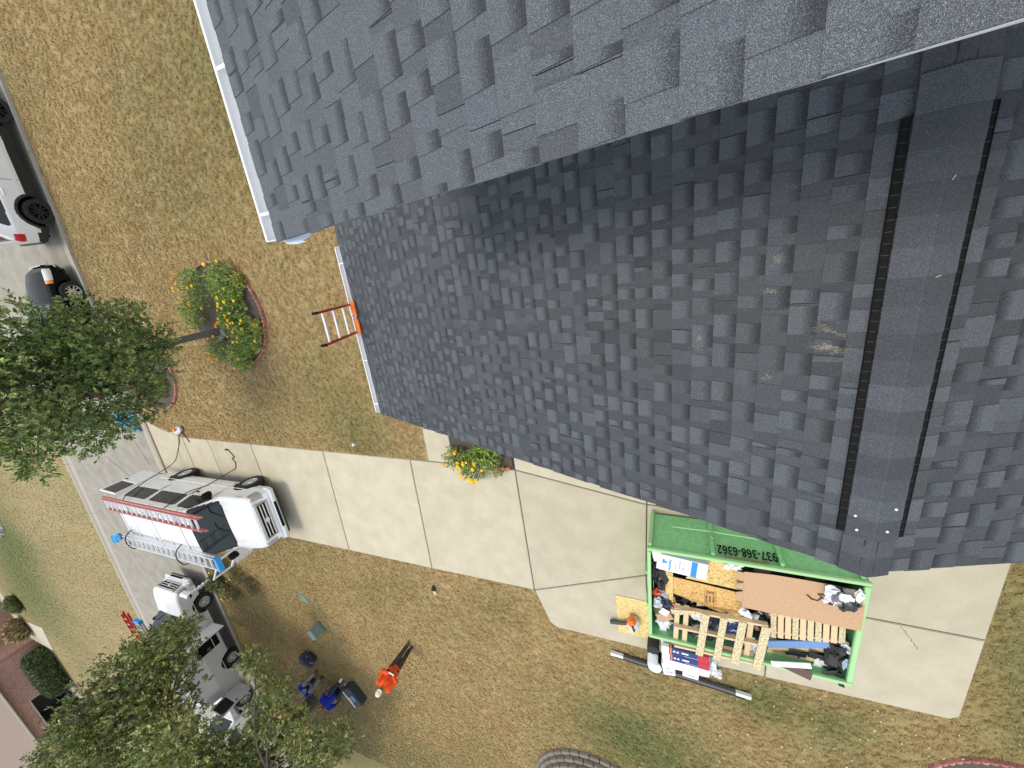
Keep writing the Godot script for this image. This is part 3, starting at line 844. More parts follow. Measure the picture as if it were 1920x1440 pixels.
func build_dumpster():
	var x0 = -5.43; var x1 = -7.67; var z0 = -0.48; var z1 = 2.82; var h = 1.2
	var d = thing("dumpster", "open green steel dumpster with phone number on its long side", "dumpster")
	var fl = MB.new()
	fl.box(V((x0 + x1) * 0.5, 0.12, (z0 + z1) * 0.5), V(x0 - x1 - 0.1, 0.08, z1 - z0 - 0.1), 0)
	for q in [[-5.75, 0.0], [-7.35, 0.0], [-5.75, 2.4], [-7.35, 2.4]]: fl.box(V(q[0], 0.06, q[1]), V(0.12, 0.05, 0.35), 0.01)
	obj("floor", fl, M.green_paint, d)
	for w in [[x0 - 0.03, (z0 + z1) * 0.5, 0.012, z1 - z0 - 0.02], [x1 + 0.03, (z0 + z1) * 0.5, 0.012, z1 - z0 - 0.02], [(x0 + x1) * 0.5, z0 + 0.03, x0 - x1 - 0.07, 0.012], [(x0 + x1) * 0.5, z1 - 0.03, x0 - x1 - 0.07, 0.012]]:
		var m = MB.new(); m.box(V(w[0], 0.62, w[1]), V(w[2], 1.02, w[3]), 0)
		obj("side_wall", m, M.green_paint, d)
	for w in [[x0 - 0.03, (z0 + z1) * 0.5, 0.075, z1 - z0], [x1 + 0.03, (z0 + z1) * 0.5, 0.075, z1 - z0], [(x0 + x1) * 0.5, z0 + 0.035, x0 - x1 - 0.151, 0.075], [(x0 + x1) * 0.5, z1 - 0.045, x0 - x1 - 0.151, 0.095]]:
		var m = MB.new(); m.box(V(w[0], h - 0.04, w[1]), V(w[2] if w[2] > 1 else w[2] - 0.012, 0.075, w[3] if w[3] > 1 else w[3] - 0.012), 0.012)
		obj("rim", m, M.green_worn, d)
	for zz in [0.63, 1.67, z0 + 0.05, z1 - 0.08]:
		for sx in [x0 + 0.012, x1 - 0.012]:
			var m = MB.new(); m.box(V(sx, 0.61, zz), V(0.07, 1.0, 0.065), 0.012)
			obj("rib", m, M.green_worn if zz < 0 else M.green_paint, d)
	for xx in [-6.1, -6.9]:
		for sz in [z0 - 0.005, z1 + 0.005]:
			var m = MB.new(); m.box(V(xx, 0.61, sz), V(0.07, 1.0, 0.07), 0.012)
			obj("rib", m, M.green_paint, d)
	var pipe = MB.new()
	pipe.tube([V(-5.41, 0.42, -0.06), V(-5.40, 0.52, -0.05), V(-5.375, 0.545, 0.1), V(-5.365, 0.55, 0.6), V(-5.375, 0.57, 1.3), V(-5.375, 0.57, 2.4)], 0.012, 6)
	obj("tarp_rail", pipe, M.green_worn, d)
	var hook = MB.new(); hook.tube([V(-5.36, 0.66, 0.62), V(-5.33, 0.70, 0.60), V(-5.34, 0.75, 0.63), V(-5.37, 0.74, 0.66)], 0.014, 6)
	obj("hook", hook, M.steel, d)
	var bt = Basis(V(0, 0, -1), V(0, 1, 0), V(1, 0, 0))
	lettering("937-368-6362", 0.30, d, V(-5.421, 0.925, 1.17), bt * Basis.from_scale(V(0.50, 1, 1)), M.black, "Droid Sans", true, "phone_number")
	lettering("MAXIMUM LOADING LEVEL", 0.085, d, V(-5.421, 1.095, 1.14), bt * Basis.from_scale(V(0.62, 1, 1)), mat(0.22, 0.09, 0.015, 0.6), "Droid Sans", true, "loading_text")
	# load ------------------------------------------------------------------
	var rub = MB.new()
	var r2 := RandomNumberGenerator.new(); r2.seed = 9
	for i in 120:
		var c = V(r2.randf_range(x1 + 0.22, x0 - 0.22), r2.randf_range(0.25, 0.78), r2.randf_range(z0 + 0.22, z1 - 0.25))
		var k = r2.randf_range(0.02, 0.12)
		rub.col = [Color(k, k, k), Color(0.03, 0.03, 0.035), Color(0.02, 0.02, 0.02), Color(0.3, 0.2, 0.12), Color(0.35, 0.36, 0.38)][r2.randi() % 5]
		var b = Basis.from_euler(V(r2.randf() * 0.8 - 0.4, r2.randf() * 6.28, r2.randf() * 0.8 - 0.4))
		rub.box(c, V(r2.randf_range(0.12, 0.36), r2.randf_range(0.03, 0.2), r2.randf_range(0.12, 0.34)), 0.012, b)
	for i in 170:
		# loose scraps that show in the gaps between the big pieces
		var c = V(r2.randf_range(-7.58, -6.72), r2.randf_range(0.80, 0.99), r2.randf_range(-0.3, 1.55))
		if i > 100: c = V(r2.randf_range(-7.58, -7.2), r2.randf_range(0.78, 0.93), r2.randf_range(1.55, 2.65))
		if i > 135: c = V(r2.randf_range(-7.4, -5.6), r2.randf_range(0.80, 0.95), r2.randf_range(-0.36, -0.1))
		rub.col = [Color(0.025, 0.025, 0.03), Color(0.62, 0.63, 0.65), Color(0.42, 0.28, 0.17), Color(0.03, 0.05, 0.14), Color(0.55, 0.42, 0.24), Color(0.05, 0.05, 0.055), Color(0.5, 0.05, 0.04), Color(0.03, 0.03, 0.03)][r2.randi() % 8] * r2.randf_range(0.7, 1.2)
		var b = Basis.from_euler(V(r2.randf() * 1.0 - 0.5, r2.randf() * 6.28, r2.randf() * 1.0 - 0.5))
		rub.box(c, V(r2.randf_range(0.05, 0.2), r2.randf_range(0.004, 0.03), r2.randf_range(0.03, 0.16)), 0.003, b)
	rub.col = Color(0.03, 0.03, 0.032)
	rub.box(V(-6.55, 0.4, 1.17), V(2.05, 0.48, 3.1), 0.05)
	var ro = single("roofing_rubbish", rub, M.vcol, "dark mixed roofing rubbish heaped on the green dumpster's floor", "rubbish")
	ro.set_meta("kind", "stuff")
	# long white coil box with blue band
	var bx = thing("coil_box", "long white trim coil box with blue band by dumpster's near rim", "box", V(-5.80, 1.00, 0.12), -0.09)
	var m = MB.new(); m.box(V(0, 0.06, 0), V(0.36, 0.12, 0.86), 0.006); obj("carton", m, mat(0.80, 0.83, 0.88, 0.55), bx)
	var bl = mat(0.02, 0.24, 0.58, 0.5)
	m = MB.new(); m.box(V(0, 0.1215, 0.21), V(0.345, 0.004, 0.10), 0); obj("blue_band", m, bl, bx)
	var bu = Basis(V(-1, 0, 0), V(0, 0, 1), V(0, 1, 0))
	# print reads from the dumpster's far side
	bu = Basis(V(1, 0, 0), V(0, 0, -1), V(0, 1, 0))
	lettering("SMOOTH", 0.05, bx, V(0, 0.122, -0.10), bu, M.steel)
	lettering("ALUMINUM", 0.05, bx, V(0, 0.122, -0.035), bu, M.steel)
	lettering("TRIM COIL", 0.05, bx, V(0, 0.122, 0.03), bu, M.steel)
	var dog = MB.new()
	dog.prism([Vector2(-0.02, -0.33), Vector2(0.07, -0.34), Vector2(0.10, -0.31), Vector2(0.05, -0.29), Vector2(0.06, -0.24), Vector2(0.03, -0.26), Vector2(0.0, -0.24), Vector2(0.01, -0.29)], 0.121, 0.124)
	obj("printed_dog", dog, bl, bx)
	m = MB.new()
	for i in 9: m.box(V(-0.14 + i * 0.03, 0.1225, -0.20), V(0.018, 0.003, 0.042), 0, Basis(V(0, 1, 0), -0.3))
	obj("printed_word", m, bl, bx)
	m = MB.new(); m.box(V(-5.66, 1.02, -0.30), V(0.26, 0.16, 0.18), 0.01, Basis(V(0, 1, 0), 0.2))
	single("white_carton", m, mat(0.76, 0.77, 0.80, 0.7), "plain white carton in dumpster corner beside coil box", "box")
	# sheets of strand board
	var osb = StandardMaterial3D.new(); osb.albedo_texture = texture_osb(31, false); osb.roughness = 0.85; osb.uv1_triplanar = true; osb.uv1_world_triplanar = true; osb.uv1_scale = Vector3.ONE / 0.75; osb.albedo_color = Color(1.0, 0.97, 0.93)
	var osb2 = osb.duplicate(); osb2.albedo_texture = texture_osb(32, true); osb2.uv1_scale = Vector3.ONE / 0.7
	m = MB.new(); panel(m, [V(-6.20, 0.985, -0.03), V(-6.30, 0.985, 1.22), V(-6.95, 1.0, 1.25), V(-6.72, 1.0, 0.65), V(-6.66, 1.0, 0.30), V(-6.60, 0.99, -0.02)], 0.012)
	var ob = single("strand_board", m, osb, "broken orange strand board sheet with printed stamp in dumpster", "board")
	var ink = mat(0.16, 0.07, 0.03, 0.8)
	lettering("APA", 0.07, ob, V(-6.42, 0.996, 0.62), Basis(V(0, 0, 1), V(1, 0, 0), V(0, 1, 0)), ink, "Droid Sans", true)
	m = MB.new()
	for q in [0.56, 0.62, 0.68]:
		for k in 4: m.box(V(-6.50 - k * 0.04, 0.9965, q), V(0.026, 0.003, 0.03), 0)
	for q in [0.525, 0.715]: m.box(V(-6.53, 0.9965, q), V(0.28, 0.003, 0.005), 0)
	for q in [-6.38, -6.67]: m.box(V(q, 0.9965, 0.62), V(0.005, 0.003, 0.19), 0)
	obj("printed_stamp", m, ink, ob)
	m = MB.new(); panel(m, [V(-6.03, 0.962, 0.55), V(-5.62, 0.962, 0.56), V(-5.62, 0.962, 0.9), V(-5.95, 0.97, 1.12), V(-6.24, 0.97, 1.12), V(-6.19, 0.966, 0.2)], 0.012)
	single("strand_board", m, osb2, "pale strand board offcut between coil box and cardboard sheet", "board")
	m = MB.new(); panel(m, [V(-6.06, 1.0, -0.17), V(-6.06, 1.0, -0.03), V(-6.80, 1.02, -0.02), V(-6.80, 1.02, -0.16)], 0.012)
	single("strand_board", m, osb2, "narrow strand board strip crossing dumpster near its short end", "board")
	# big cardboard
	var cb = thing("cardboard_sheet", "large flattened brown cardboard sheet across the dumpster", "cardboard", V(0, 0, 0))
	m = MB.new()
	var ex = [[-5.66, -6.46, 1.13, 1.13], [-5.60, -6.44, 1.155, 1.16], [-5.585, -6.41, 1.17, 1.18], [-5.59, -6.385, 1.175, 1.215], [-5.62, -6.36, 1.18, 1.24]]
	var zsx = [1.12, 1.55, 1.98, 2.4, 2.77]
	for i in 4:
		panel(m, [V(ex[i][0], ex[i][2], zsx[i]), V(ex[i][1], ex[i][3], zsx[i]), V(ex[i + 1][1], ex[i + 1][3], zsx[i + 1]), V(ex[i + 1][0], ex[i + 1][2], zsx[i + 1])], 0.005)
	obj("sheet", m, M.cardboard, cb)
	for q in [[-5.68, -5.86, 0.10, -0.03], [-5.90, -6.05, 0.12, 0.05], [-6.10, -6.32, 0.10, 0.02]]:
		m = MB.new(); panel(m, [V(q[0], 1.13, 1.118), V(q[0] - 0.02, 1.13 + q[3], 1.118 - q[2]), V(q[1], 1.11, 1.10 - q[2]), V(q[1] - 0.02, 1.13, 1.118)], 0.005)
		obj("flap", m, M.cardboard, cb)
	# bag wads
	var pl = mat(1, 1, 1, 0.25, 0.0, true)
	m = MB.new()
	for i in 16:
		var g = [Color(0.02, 0.02, 0.022), Color(0.62, 0.63, 0.66), Color(0.03, 0.03, 0.03), Color(0.75, 0.76, 0.78), Color(0.16, 0.15, 0.16)][i % 5]
		m.col = g
		var c = V(rf(-5.92, -5.62), 1.22 + rf(0.0, 0.06), rf(2.28, 2.60))
		m.blob(c, V(rf(0.05, 0.11), 0.035, rf(0.05, 0.10)), 1.3, 100 + i, 9, 6, Basis(V(0, 1, 0), rf(0, 3)), 2.2, 1.185)
	single("plastic_wad", m, pl, "crumpled black and white plastic wad lying on cardboard sheet", "plastic")
	m = MB.new(); m.col = Color(0.78, 0.79, 0.82)
	m.blob(V(-5.68, 1.22, 2.67), V(0.13, 0.05, 0.06), 0.8, 140, 10, 7, Basis.IDENTITY, 1.8, 1.18)
	single("plastic_scrap", m, pl, "white plastic scrap beside black wad in dumpster corner", "plastic")
	m = MB.new(); m.col = Color(0.02, 0.02, 0.022); m.tube([V(-5.86, 1.19, 2.02), V(-5.93, 1.20, 2.09), V(-5.94, 1.195, 2.17), V(-5.86, 1.2, 2.22), V(-5.80, 1.20, 2.16), V(-5.79, 1.2, 2.25)], 0.012, 6, true, 0.3)
	single("plastic_strap", m, pl, "loop of dark plastic strap curled on the cardboard", "strap")
	# first pallet
	var p1 = thing("wooden_pallet", "mouldy yellow wooden pallet with wide gaps leaning over dumpster rim", "pallet", V(0, 0, 0), 0.0, "pallets in the dumpster")
	var yb = 1.235
	for q in [[-6.74, M.wood], [-7.22, M.wood], [-7.72, M.wood]]:
		m = MB.new(); plank(m, V(q[0], yb - 0.06, 0.0), V(q[0] + 0.04, yb - 0.06, 1.53), 0.045, 0.09); obj("stringer", m, q[1], p1)
	for q in [[0.50, 0.13], [0.80, 0.12], [1.10, 0.13], [1.46, 0.14]]:
		m = MB.new(); plank(m, V(-6.70, yb, q[0] + 0.04), V(-7.78, yb, q[0] - 0.05), q[1], 0.018); obj("deck_board", m, M.wood_mould, p1)
	m = MB.new(); plank(m, V(-6.72, yb + 0.002, 0.36), V(-6.80, yb + 0.004, -0.06), 0.10, 0.018); obj("loose_board", m, M.wood_mould, p1)
	for q in [0.06, 0.22, 1.29]:
		m = MB.new(); plank(m, V(-6.70, yb - 0.115, q), V(-7.76, yb - 0.115, q - 0.04), 0.09, 0.018); obj("deck_board", m, M.wood, p1)
	# second pallet
	var p2 = thing("wooden_pallet", "pale closely slatted pallet half under the cardboard sheet", "pallet", V(0, 0, 0), 0.0, "pallets in the dumpster")
	for i in 10:
		var zz = 1.66 + i * 0.108
		m = MB.new(); plank(m, V(-6.10, 1.055, zz - 0.06), V(-7.10 + i * 0.022, 1.055, zz), 0.088, 0.018); obj("slat", m, M.wood if i % 3 else M.wood_mould, p2)
	for xx in [-6.15, -6.6, -7.0]:
		m = MB.new(); plank(m, V(xx, 1.0, 1.56), V(xx + 0.12, 1.0, 2.70), 0.04, 0.088); obj("stringer", m, M.wood, p2)
	# strips, scraps
	m = MB.new(); plank(m, V(-7.36, 1.0, 1.58), V(-7.02, 1.0, 2.55), 0.14, 0.03, 0.01, V(0.25, 1, 0))
	single("blue_strip", m, mat(0.14, 0.27, 0.52, 0.6), "long light blue foam strip below the pale slatted pallet", "strip")
	for q in [[V(-7.50, 0.93, 1.62), V(-7.22, 0.94, 2.58), "upper bare plank beside the light blue strip in dumpster"], [V(-7.64, 0.92, 1.62), V(-7.52, 0.93, 2.42), "lower bare plank under black felt pieces in dumpster"]]:
		m = MB.new(); plank(m, q[0], q[1], 0.13, 0.03); single("wood_plank", m, M.wood, q[2], "plank", "planks in the dumpster")
	m = MB.new(); panel(m, [V(-7.36, 1.02, 1.92), V(-7.35, 1.02, 2.20), V(-7.50, 0.985, 2.20), V(-7.51, 0.985, 1.94)], 0.005)
	single("felt_piece", m, mat(0.02, 0.022, 0.028, 0.8), "flat black felt rectangle on planks, nearer the yellow pallet", "felt", "black felt pieces")
	m = MB.new(); panel(m, [V(-7.27, 1.03, 2.22), V(-7.30, 1.05, 2.50), V(-7.42, 1.0, 2.53), V(-7.48, 0.985, 2.46), V(-7.46, 0.985, 2.22)], 0.005)
	single("felt_piece", m, mat(0.022, 0.022, 0.026, 0.8), "larger black felt sheet next to the crumpled felt heap", "felt", "black felt pieces")
	m = MB.new()
	for i in 22:
		m.col = Color(0.025, 0.025, 0.027) * rf(0.7, 2.2)
		var c = V(rf(-7.60, -6.98), rf(0.95, 1.12), rf(2.50, 2.68))
		var b = Basis.from_euler(V(rf(-0.6, 0.6), rf(0, 6), rf(-0.6, 0.6)))
		m.box(c, V(rf(0.1, 0.22), 0.006, rf(0.1, 0.2)), 0.002, b)
	m.col = Color(0.02, 0.02, 0.02); m.blob(V(-7.28, 0.85, 2.55), V(0.35, 0.22, 0.15), 0.6, 61)
	single("felt_heap", m, M.vcol, "heap of torn black roofing felt in dumpster's far corner", "felt")
	m = MB.new(); m.col = Color(0.32, 0.42, 0.58); m.blob(V(-7.30, 1.1, 2.71), V(0.13, 0.03, 0.045), 0.7, 62, 9, 6)
	single("blue_rag", m, M.vcol, "pale blue rag beside black felt heap at dumpster end wall", "rag")
	m = MB.new(); panel(m, [V(-7.60, 1.13, 2.62), V(-7.63, 1.13, 2.70), V(-7.72, 1.212, 2.72), V(-7.70, 1.212, 2.63)], 0.004); panel(m, [V(-7.72, 1.212, 2.72), V(-7.70, 1.212, 2.64), V(-7.95, 0.85, 2.76), V(-7.96, 0.85, 2.82)], 0.004)
	single("felt_strip", m, mat(0.03, 0.03, 0.034, 0.8), "dark felt strip hanging over the dumpster's outer rim", "felt")
	m = MB.new(); plank(m, V(-7.44, 1.03, 1.62), V(-7.30, 1.05, 2.22), 0.13, 0.012); m.box(V(-7.45, 1.06, 1.9), V(0.012, 0.06, 0.6), 0.002, Basis(V(0, 1, 0), 0.23))
	m.xf = Transform3D(Basis.IDENTITY, V(-0.08, 0.15, 0))
	m = MB.new(); plank(m, V(-7.55, 1.22, 1.63), V(-7.38, 1.22, 2.21), 0.12, 0.02); plank(m, V(-7.61, 1.19, 1.645), V(-7.44, 1.19, 2.225), 0.012, 0.07)
	single("gutter_offcut", m, M.white_metal, "short white gutter offcut lying near the dumpster's outer rim", "gutter offcut")
	m = MB.new(); panel(m, [V(-7.58, 1.205, 1.75), V(-7.50, 1.21, 2.12), V(-7.58, 1.21, 2.25), V(-7.76, 1.20, 2.24)], 0.005)
	single("brown_flashing", m, mat(0.10, 0.055, 0.04, 0.5), "dark brown flashing piece resting over the dumpster's outer rim", "flashing")
	m = MB.new(); panel(m, [V(-7.60, 1.05, 0.75), V(-7.55, 1.06, 1.38), V(-7.70, 1.21, 1.36), V(-7.70, 1.21, 0.85)], 0.005); panel(m, [V(-7.70, 1.21, 1.36), V(-7.70, 1.21, 0.85), V(-7.93, 1.0, 1.30)], 0.005)
	single("cardboard_flap", m, M.cardboard, "brown cardboard flap poking over rim under the yellow pallet", "cardboard")
	# litter in the short end
	var lit = [
		["rubbish_bag", V(-6.22, 1.0, -0.28), V(0.26, 0.12, 0.13), Color(0.022, 0.022, 0.024), 201, "black rubbish bag against the dumpster's short end wall"],
		["rubbish_bag", V(-5.98, 1.0, -0.28), V(0.13, 0.10, 0.12), Color(0.03, 0.027, 0.022), 202, "small dark bag below the plain white carton in dumpster"],
		["red_wrapper", V(-6.62, 0.99, -0.30), V(0.12, 0.06, 0.07), Color(0.55, 0.06, 0.03), 203, "crumpled red wrapper among litter at dumpster's short end"],
		["blue_bag", V(-6.62, 1.0, -0.19), V(0.14, 0.05, 0.05), Color(0.32, 0.42, 0.58), 204, "pale blue plastic bag beside the red wrapper in dumpster"],
		["clear_bag", V(-6.92, 1.0, -0.31), V(0.12, 0.07, 0.08), Color(0.62, 0.65, 0.70), 205, "clear plastic bag between red wrapper and brown box"],
		["navy_bag", V(-6.85, 1.0, -0.14), V(0.13, 0.07, 0.09), Color(0.035, 0.04, 0.07), 206, "navy plastic bag next to the pallet's loose board"],
		["white_wrap", V(-7.44, 0.98, -0.20), V(0.12, 0.06, 0.17), Color(0.72, 0.76, 0.80), 207, "white plastic wrap at corner of dumpster's short end"],
		["white_wrap", V(-7.05, 1.0, 0.42), V(0.16, 0.05, 0.10), Color(0.75, 0.77, 0.80), 208, "white plastic wrap seen through first gap of yellow pallet"],
		["rubbish_bag", V(-7.42, 0.98, 0.50), V(0.20, 0.10, 0.18), Color(0.03, 0.03, 0.034), 209, "dark grey bag below the yellow pallet near its outer edge"],
		["shingle_wrapper", V(-7.05, 1.0, 0.72), V(0.16, 0.06, 0.13), Color(0.02, 0.025, 0.05), 210, "dark blue shingle wrapper under the yellow pallet's second gap"],
		["shingle_wrapper", V(-7.12, 1.0, 1.02), V(0.17, 0.07, 0.13), Color(0.025, 0.05, 0.17), 211, "bright blue shingle wrapper under the yellow pallet's third gap"],
		["white_wrap", V(-6.92, 1.0, 0.98), V(0.08, 0.05, 0.12), Color(0.7, 0.72, 0.76), 212, "white wrap beside blue wrapper under the yellow pallet"],
		["clear_bag", V(-7.5, 0.99, 1.35), V(0.16, 0.06, 0.12), Color(0.6, 0.63, 0.68), 213, "clear plastic bag under yellow pallet's last gap"],
		["white_wrap", V(-6.62, 1.1, 1.20), V(0.12, 0.04, 0.06), Color(0.80, 0.82, 0.86), 214, "white plastic strip at the cardboard sheet's torn corner"],
		["white_wrap", V(-5.66, 1.02, 0.98), V(0.07, 0.05, 0.14), Color(0.72, 0.72, 0.72), 215, "white wrap under near rim beside the strand board offcut"],
		["clear_bag", V(-6.95, 1.06, 2.70), V(0.09, 0.05, 0.06), Color(0.7, 0.72, 0.75), 216, "white bag squeezed between slatted pallet and end wall"],
		["white_wrap", V(-7.52, 0.98, 2.42), V(0.10, 0.04, 0.10), Color(0.68, 0.70, 0.74), 217, "white wrap beside black felt heap near outer rim"]]
	for q in lit:
		m = MB.new(); m.col = q[3]
		m.blob(q[1], q[2], 1.1, q[4], 14, 9, Basis(V(0, 1, 0), rf(0, 3)), 1.8)
		single(q[0], m, pl, q[5], "bag" if "bag" in q[0] else "wrapper")
	lettering("Adv", 0.08, get_node("shingle_wrapper_001"), V(-7.12, 1.078, 1.02), Basis(V(0, 0, 1), V(1, 0, 0), V(0, -1, 0)) * Basis(V(0, 0, 1), PI) if false else Basis(V(0, 0, -1), V(-1, 0, 0), V(0, 1, 0)), M.white_metal)
	var cbx = MB.new(); cbx.box(V(-7.17, 1.03, -0.18), V(0.20, 0.10, 0.30), 0.006, Basis(V(0, 1, 0), 0.55))
	single("cardboard_box", cbx, M.cardboard, "small brown cardboard box at the dumpster's short end", "box")
	m = MB.new(); panel(m, [V(-6.92, 1.09, -0.22), V(-6.98, 1.10, -0.08), V(-7.12, 1.10, -0.15), V(-7.06, 1.09, -0.29)], 0.003)
	single("paper_sheet", m, mat(0.82, 0.83, 0.85, 0.8), "white paper sheet lying over the small brown box", "paper")

# ---------------------------------------------------------------- things beside the dumpster
func build_site_items():
	var osb = StandardMaterial3D.new(); osb.albedo_texture = texture_osb(33, true); osb.roughness = 0.85; osb.uv1_triplanar = true; osb.uv1_world_triplanar = true; osb.uv1_scale = Vector3.ONE / 0.7
	var m = MB.new(); panel(m, [V(-7.98, 0.053, -1.31), V(-7.98, 0.053, 1.05), V(-9.19, 0.053, 1.05), V(-9.12, 0.053, -1.29)], 0.012)
	single("strand_board", m, osb, "flat strand board sheet lying on the driveway under leaf blower", "board")
	# leaf blower
	var b = thing("leaf_blower", "white and orange leaf blower with grey tube on strand board", "leaf blower", V(-8.55, 0.055, -0.90))
	m = MB.new(); m.blob(V(-0.04, 0.15, 0.0), V(0.19, 0.15, 0.14), 0.25, 71, 16, 10); obj("housing", m, mat(0.62, 0.62, 0.60, 0.5), b)
	m = MB.new(); m.blob(V(0.09, 0.20, -0.03), V(0.10, 0.13, 0.11), 0.2, 72, 14, 9); obj("engine_cover", m, mat(0.75, 0.16, 0.03, 0.4), b)
	m = MB.new(); m.tube([V(-0.08, 0.11, -0.08), V(-0.17, 0.09, -0.28), V(-0.23, 0.07, -0.55)], [0.05, 0.048, 0.055], 12); obj("tube", m, mat(0.05, 0.052, 0.055, 0.6), b)
	m = MB.new(); m.tube([V(-0.10, 0.26, 0.05), V(-0.04, 0.34, 0.03), V(0.07, 0.33, 0.0), V(0.12, 0.28, -0.01)], 0.017, 8); obj("handle", m, M.black, b)
	# long gutter lengths
	var g = thing("gutter_length", "long dark grey gutter length with white ends on the grass", "gutter", V(0, 0, 0), 0.0, "gutter lengths by the dumpster")
	var ga = V(-9.88, 0.10, -1.50); var gb = V(-10.10, 0.10, 1.62)
	m = MB.new(); plank(m, ga.lerp(gb, 0.10), ga.lerp(gb, 0.90), 0.085, 0.09, 0.008); obj("channel", m, mat(0.085, 0.085, 0.09, 0.5), g)
	for e in [[0.0, 0.1], [0.9, 1.0]]:
		m = MB.new(); plank(m, ga.lerp(gb, e[0]), ga.lerp(gb, e[1]), 0.087, 0.092, 0.008); obj("end_wrap", m, M.white_metal, g)
	m = MB.new(); plank(m, ga + V(0.0, -0.055, 0.1), gb + V(0.0, -0.055, -0.1), 0.05, 0.02); obj("batten", m, M.black, g)
	m = MB.new(); plank(m, V(-10.04, 0.045, -1.40), V(-10.25, 0.045, 1.5), 0.055, 0.05, 0.006)
	single("gutter_length", m, M.black, "thin black gutter length on the grass beside grey one", "gutter", "gutter lengths by the dumpster")
	# stacked bundles with printed wraps
	var wr = [[0.10, Color(0.70, 0.74, 0.78)], [0.24, Color(0.62, 0.68, 0.72)], [0.37, Color(0.74, 0.77, 0.80)]]
	for i in 3:
		m = MB.new(); m.col = wr[i][1]
		m.box(V(-9.05 - 0.04 * i, wr[i][0], 0.20 + 0.02 * i), V(0.62 + 0.04 * (2 - i), 0.125, 0.98), 0.03, Basis(V(0, 1, 0), 0.02 * i))
		single("shingle_bundle", m, M.vcol_gloss, ["pale wrapped shingle bundle at the bottom of the stack", "pale wrapped shingle bundle in the middle of the stack", "pale wrapped shingle bundle below the two blue bundles"][i], "bundle", "stacked shingle bundles")
	var navy = mat(0.02, 0.035, 0.16, 0.4); var red = mat(0.45, 0.02, 0.04, 0.4)
	for i in 2:
		var t = thing("shingle_bundle", ["blue shingle bundle on top of stack, nearer the dumpster", "blue and red shingle bundle on top, nearer white boxes"][i], "bundle", V(-8.76 - i * 0.2, 0.435, 0.22 + i * 0.015), -0.02, "stacked shingle bundles")
		m = MB.new(); m.box(V(0, 0.05, 0), V(0.19, 0.10, 0.96), 0.015); obj("wrap", m, navy, t)
		m = MB.new(); m.box(V(0.0, 0.052, 0.36), V(0.194, 0.102, 0.24), 0.015); obj("red_panel", m, red, t)
		m = MB.new(); m.box(V(0.0, 0.052, -0.40), V(0.194, 0.102, 0.17), 0.015); obj("white_panel", m, M.white_metal, t)
		m = MB.new(); m.box(V(0.0, 0.053, -0.29), V(0.197, 0.103, 0.05), 0.012); obj("orange_tag", m, mat(0.75, 0.20, 0.08, 0.5), t)
		for q in [-0.22, -0.15]:
			m = MB.new(); m.box(V(0.02, 0.1015, q), V(0.045, 0.003, 0.045), 0, Basis(V(0, 1, 0), PI / 4)); obj("diamond_mark", m, M.white_metal, t)
		m = MB.new(); m.box(V(0.03, 0.1015, 0.0), V(0.04, 0.003, 0.14), 0); obj("printed_strip", m, M.white_metal, t)
		m = MB.new(); m.box(V(-0.04, 0.1015, 0.12), V(0.02, 0.003, 0.26), 0); obj("printed_strip", m, M.steel, t)
	# boxes and rolls around the stack
	var wb = mat(0.78, 0.79, 0.82, 0.6)
	var pc = mat(0.12, 0.12, 0.14, 0.7)
	for q in [[V(-9.57, 0.035, -0.12), V(0.34, 0.34, 0.26), 0.15, "upright white carton next to the bucket beside stack"], [V(-9.70, 0.035, 0.36), V(0.28, 0.20, 0.34), -0.05, "low white carton on grass in front of the bundles"], [V(-9.50, 0.0, 0.62), V(0.22, 0.24, 0.22), 0.1, "white carton with blue side at stack's corner"]]:
		var t = thing("white_box", q[3], "box", q[0], q[2], "white boxes by the bundles")
		m = MB.new(); m.box(V(0, q[1].y * 0.5 + 0.001, 0), q[1], 0.006); obj("carton", m, wb, t)
		m = MB.new(); m.box(V(q[1].x * -0.2, q[1].y + 0.002, 0.02), V(0.02, 0.003, q[1].z * 0.5), 0); obj("printed_line", m, pc, t)
		m = MB.new(); m.box(V(q[1].x * 0.18, q[1].y + 0.002, 0.0), V(0.05, 0.003, q[1].z * 0.3), 0); obj("printed_mark", m, M.steel, t)
	m = MB.new(); m.lathe([Vector2(0.0001, 0.30), Vector2(0.13, 0.30), Vector2(0.135, 0.29), Vector2(0.135, 0.01), Vector2(0.13, 0.0), Vector2(0.0001, 0)], 24, Transform3D(Basis(V(0, 0, 1), 0.1), V(-9.12, 0.02, -0.46)))
	single("felt_roll", m, mat(0.02, 0.02, 0.022, 0.8), "upright black felt roll at the bundle stack's end", "roll")
	var rl = thing("underlayment_roll", "white wrapped black roll lying between felt roll and bucket", "roll", V(-9.40, 0.0, -0.47))
	m = MB.new(); m.lathe([Vector2(0.0001, 0.40), Vector2(0.115, 0.40), Vector2(0.12, 0.38), Vector2(0.12, 0.02), Vector2(0.0001, 0.0)], 22, Transform3D(Basis(V(0, 0, 1), 0.45), V(0.03, 0.04, 0.0))); obj("roll", m, mat(0.72, 0.74, 0.77, 0.5), rl)
	m = MB.new(); m.lathe([Vector2(0.122, 0.06), Vector2(0.122, 0.17)], 22, Transform3D(Basis(V(0, 0, 1), 0.45), V(0.03, 0.04, 0.0))); obj("printed_band", m, mat(0.03, 0.04, 0.09, 0.5), rl)
	var bk = thing("bucket", "white lidded bucket with black band at the stack's corner", "bucket", V(-9.62, 0.0, -0.42))
	m = MB.new(); m.lathe([Vector2(0.12, 0.0), Vector2(0.14, 0.34)], 24); obj("body", m, M.black, bk)
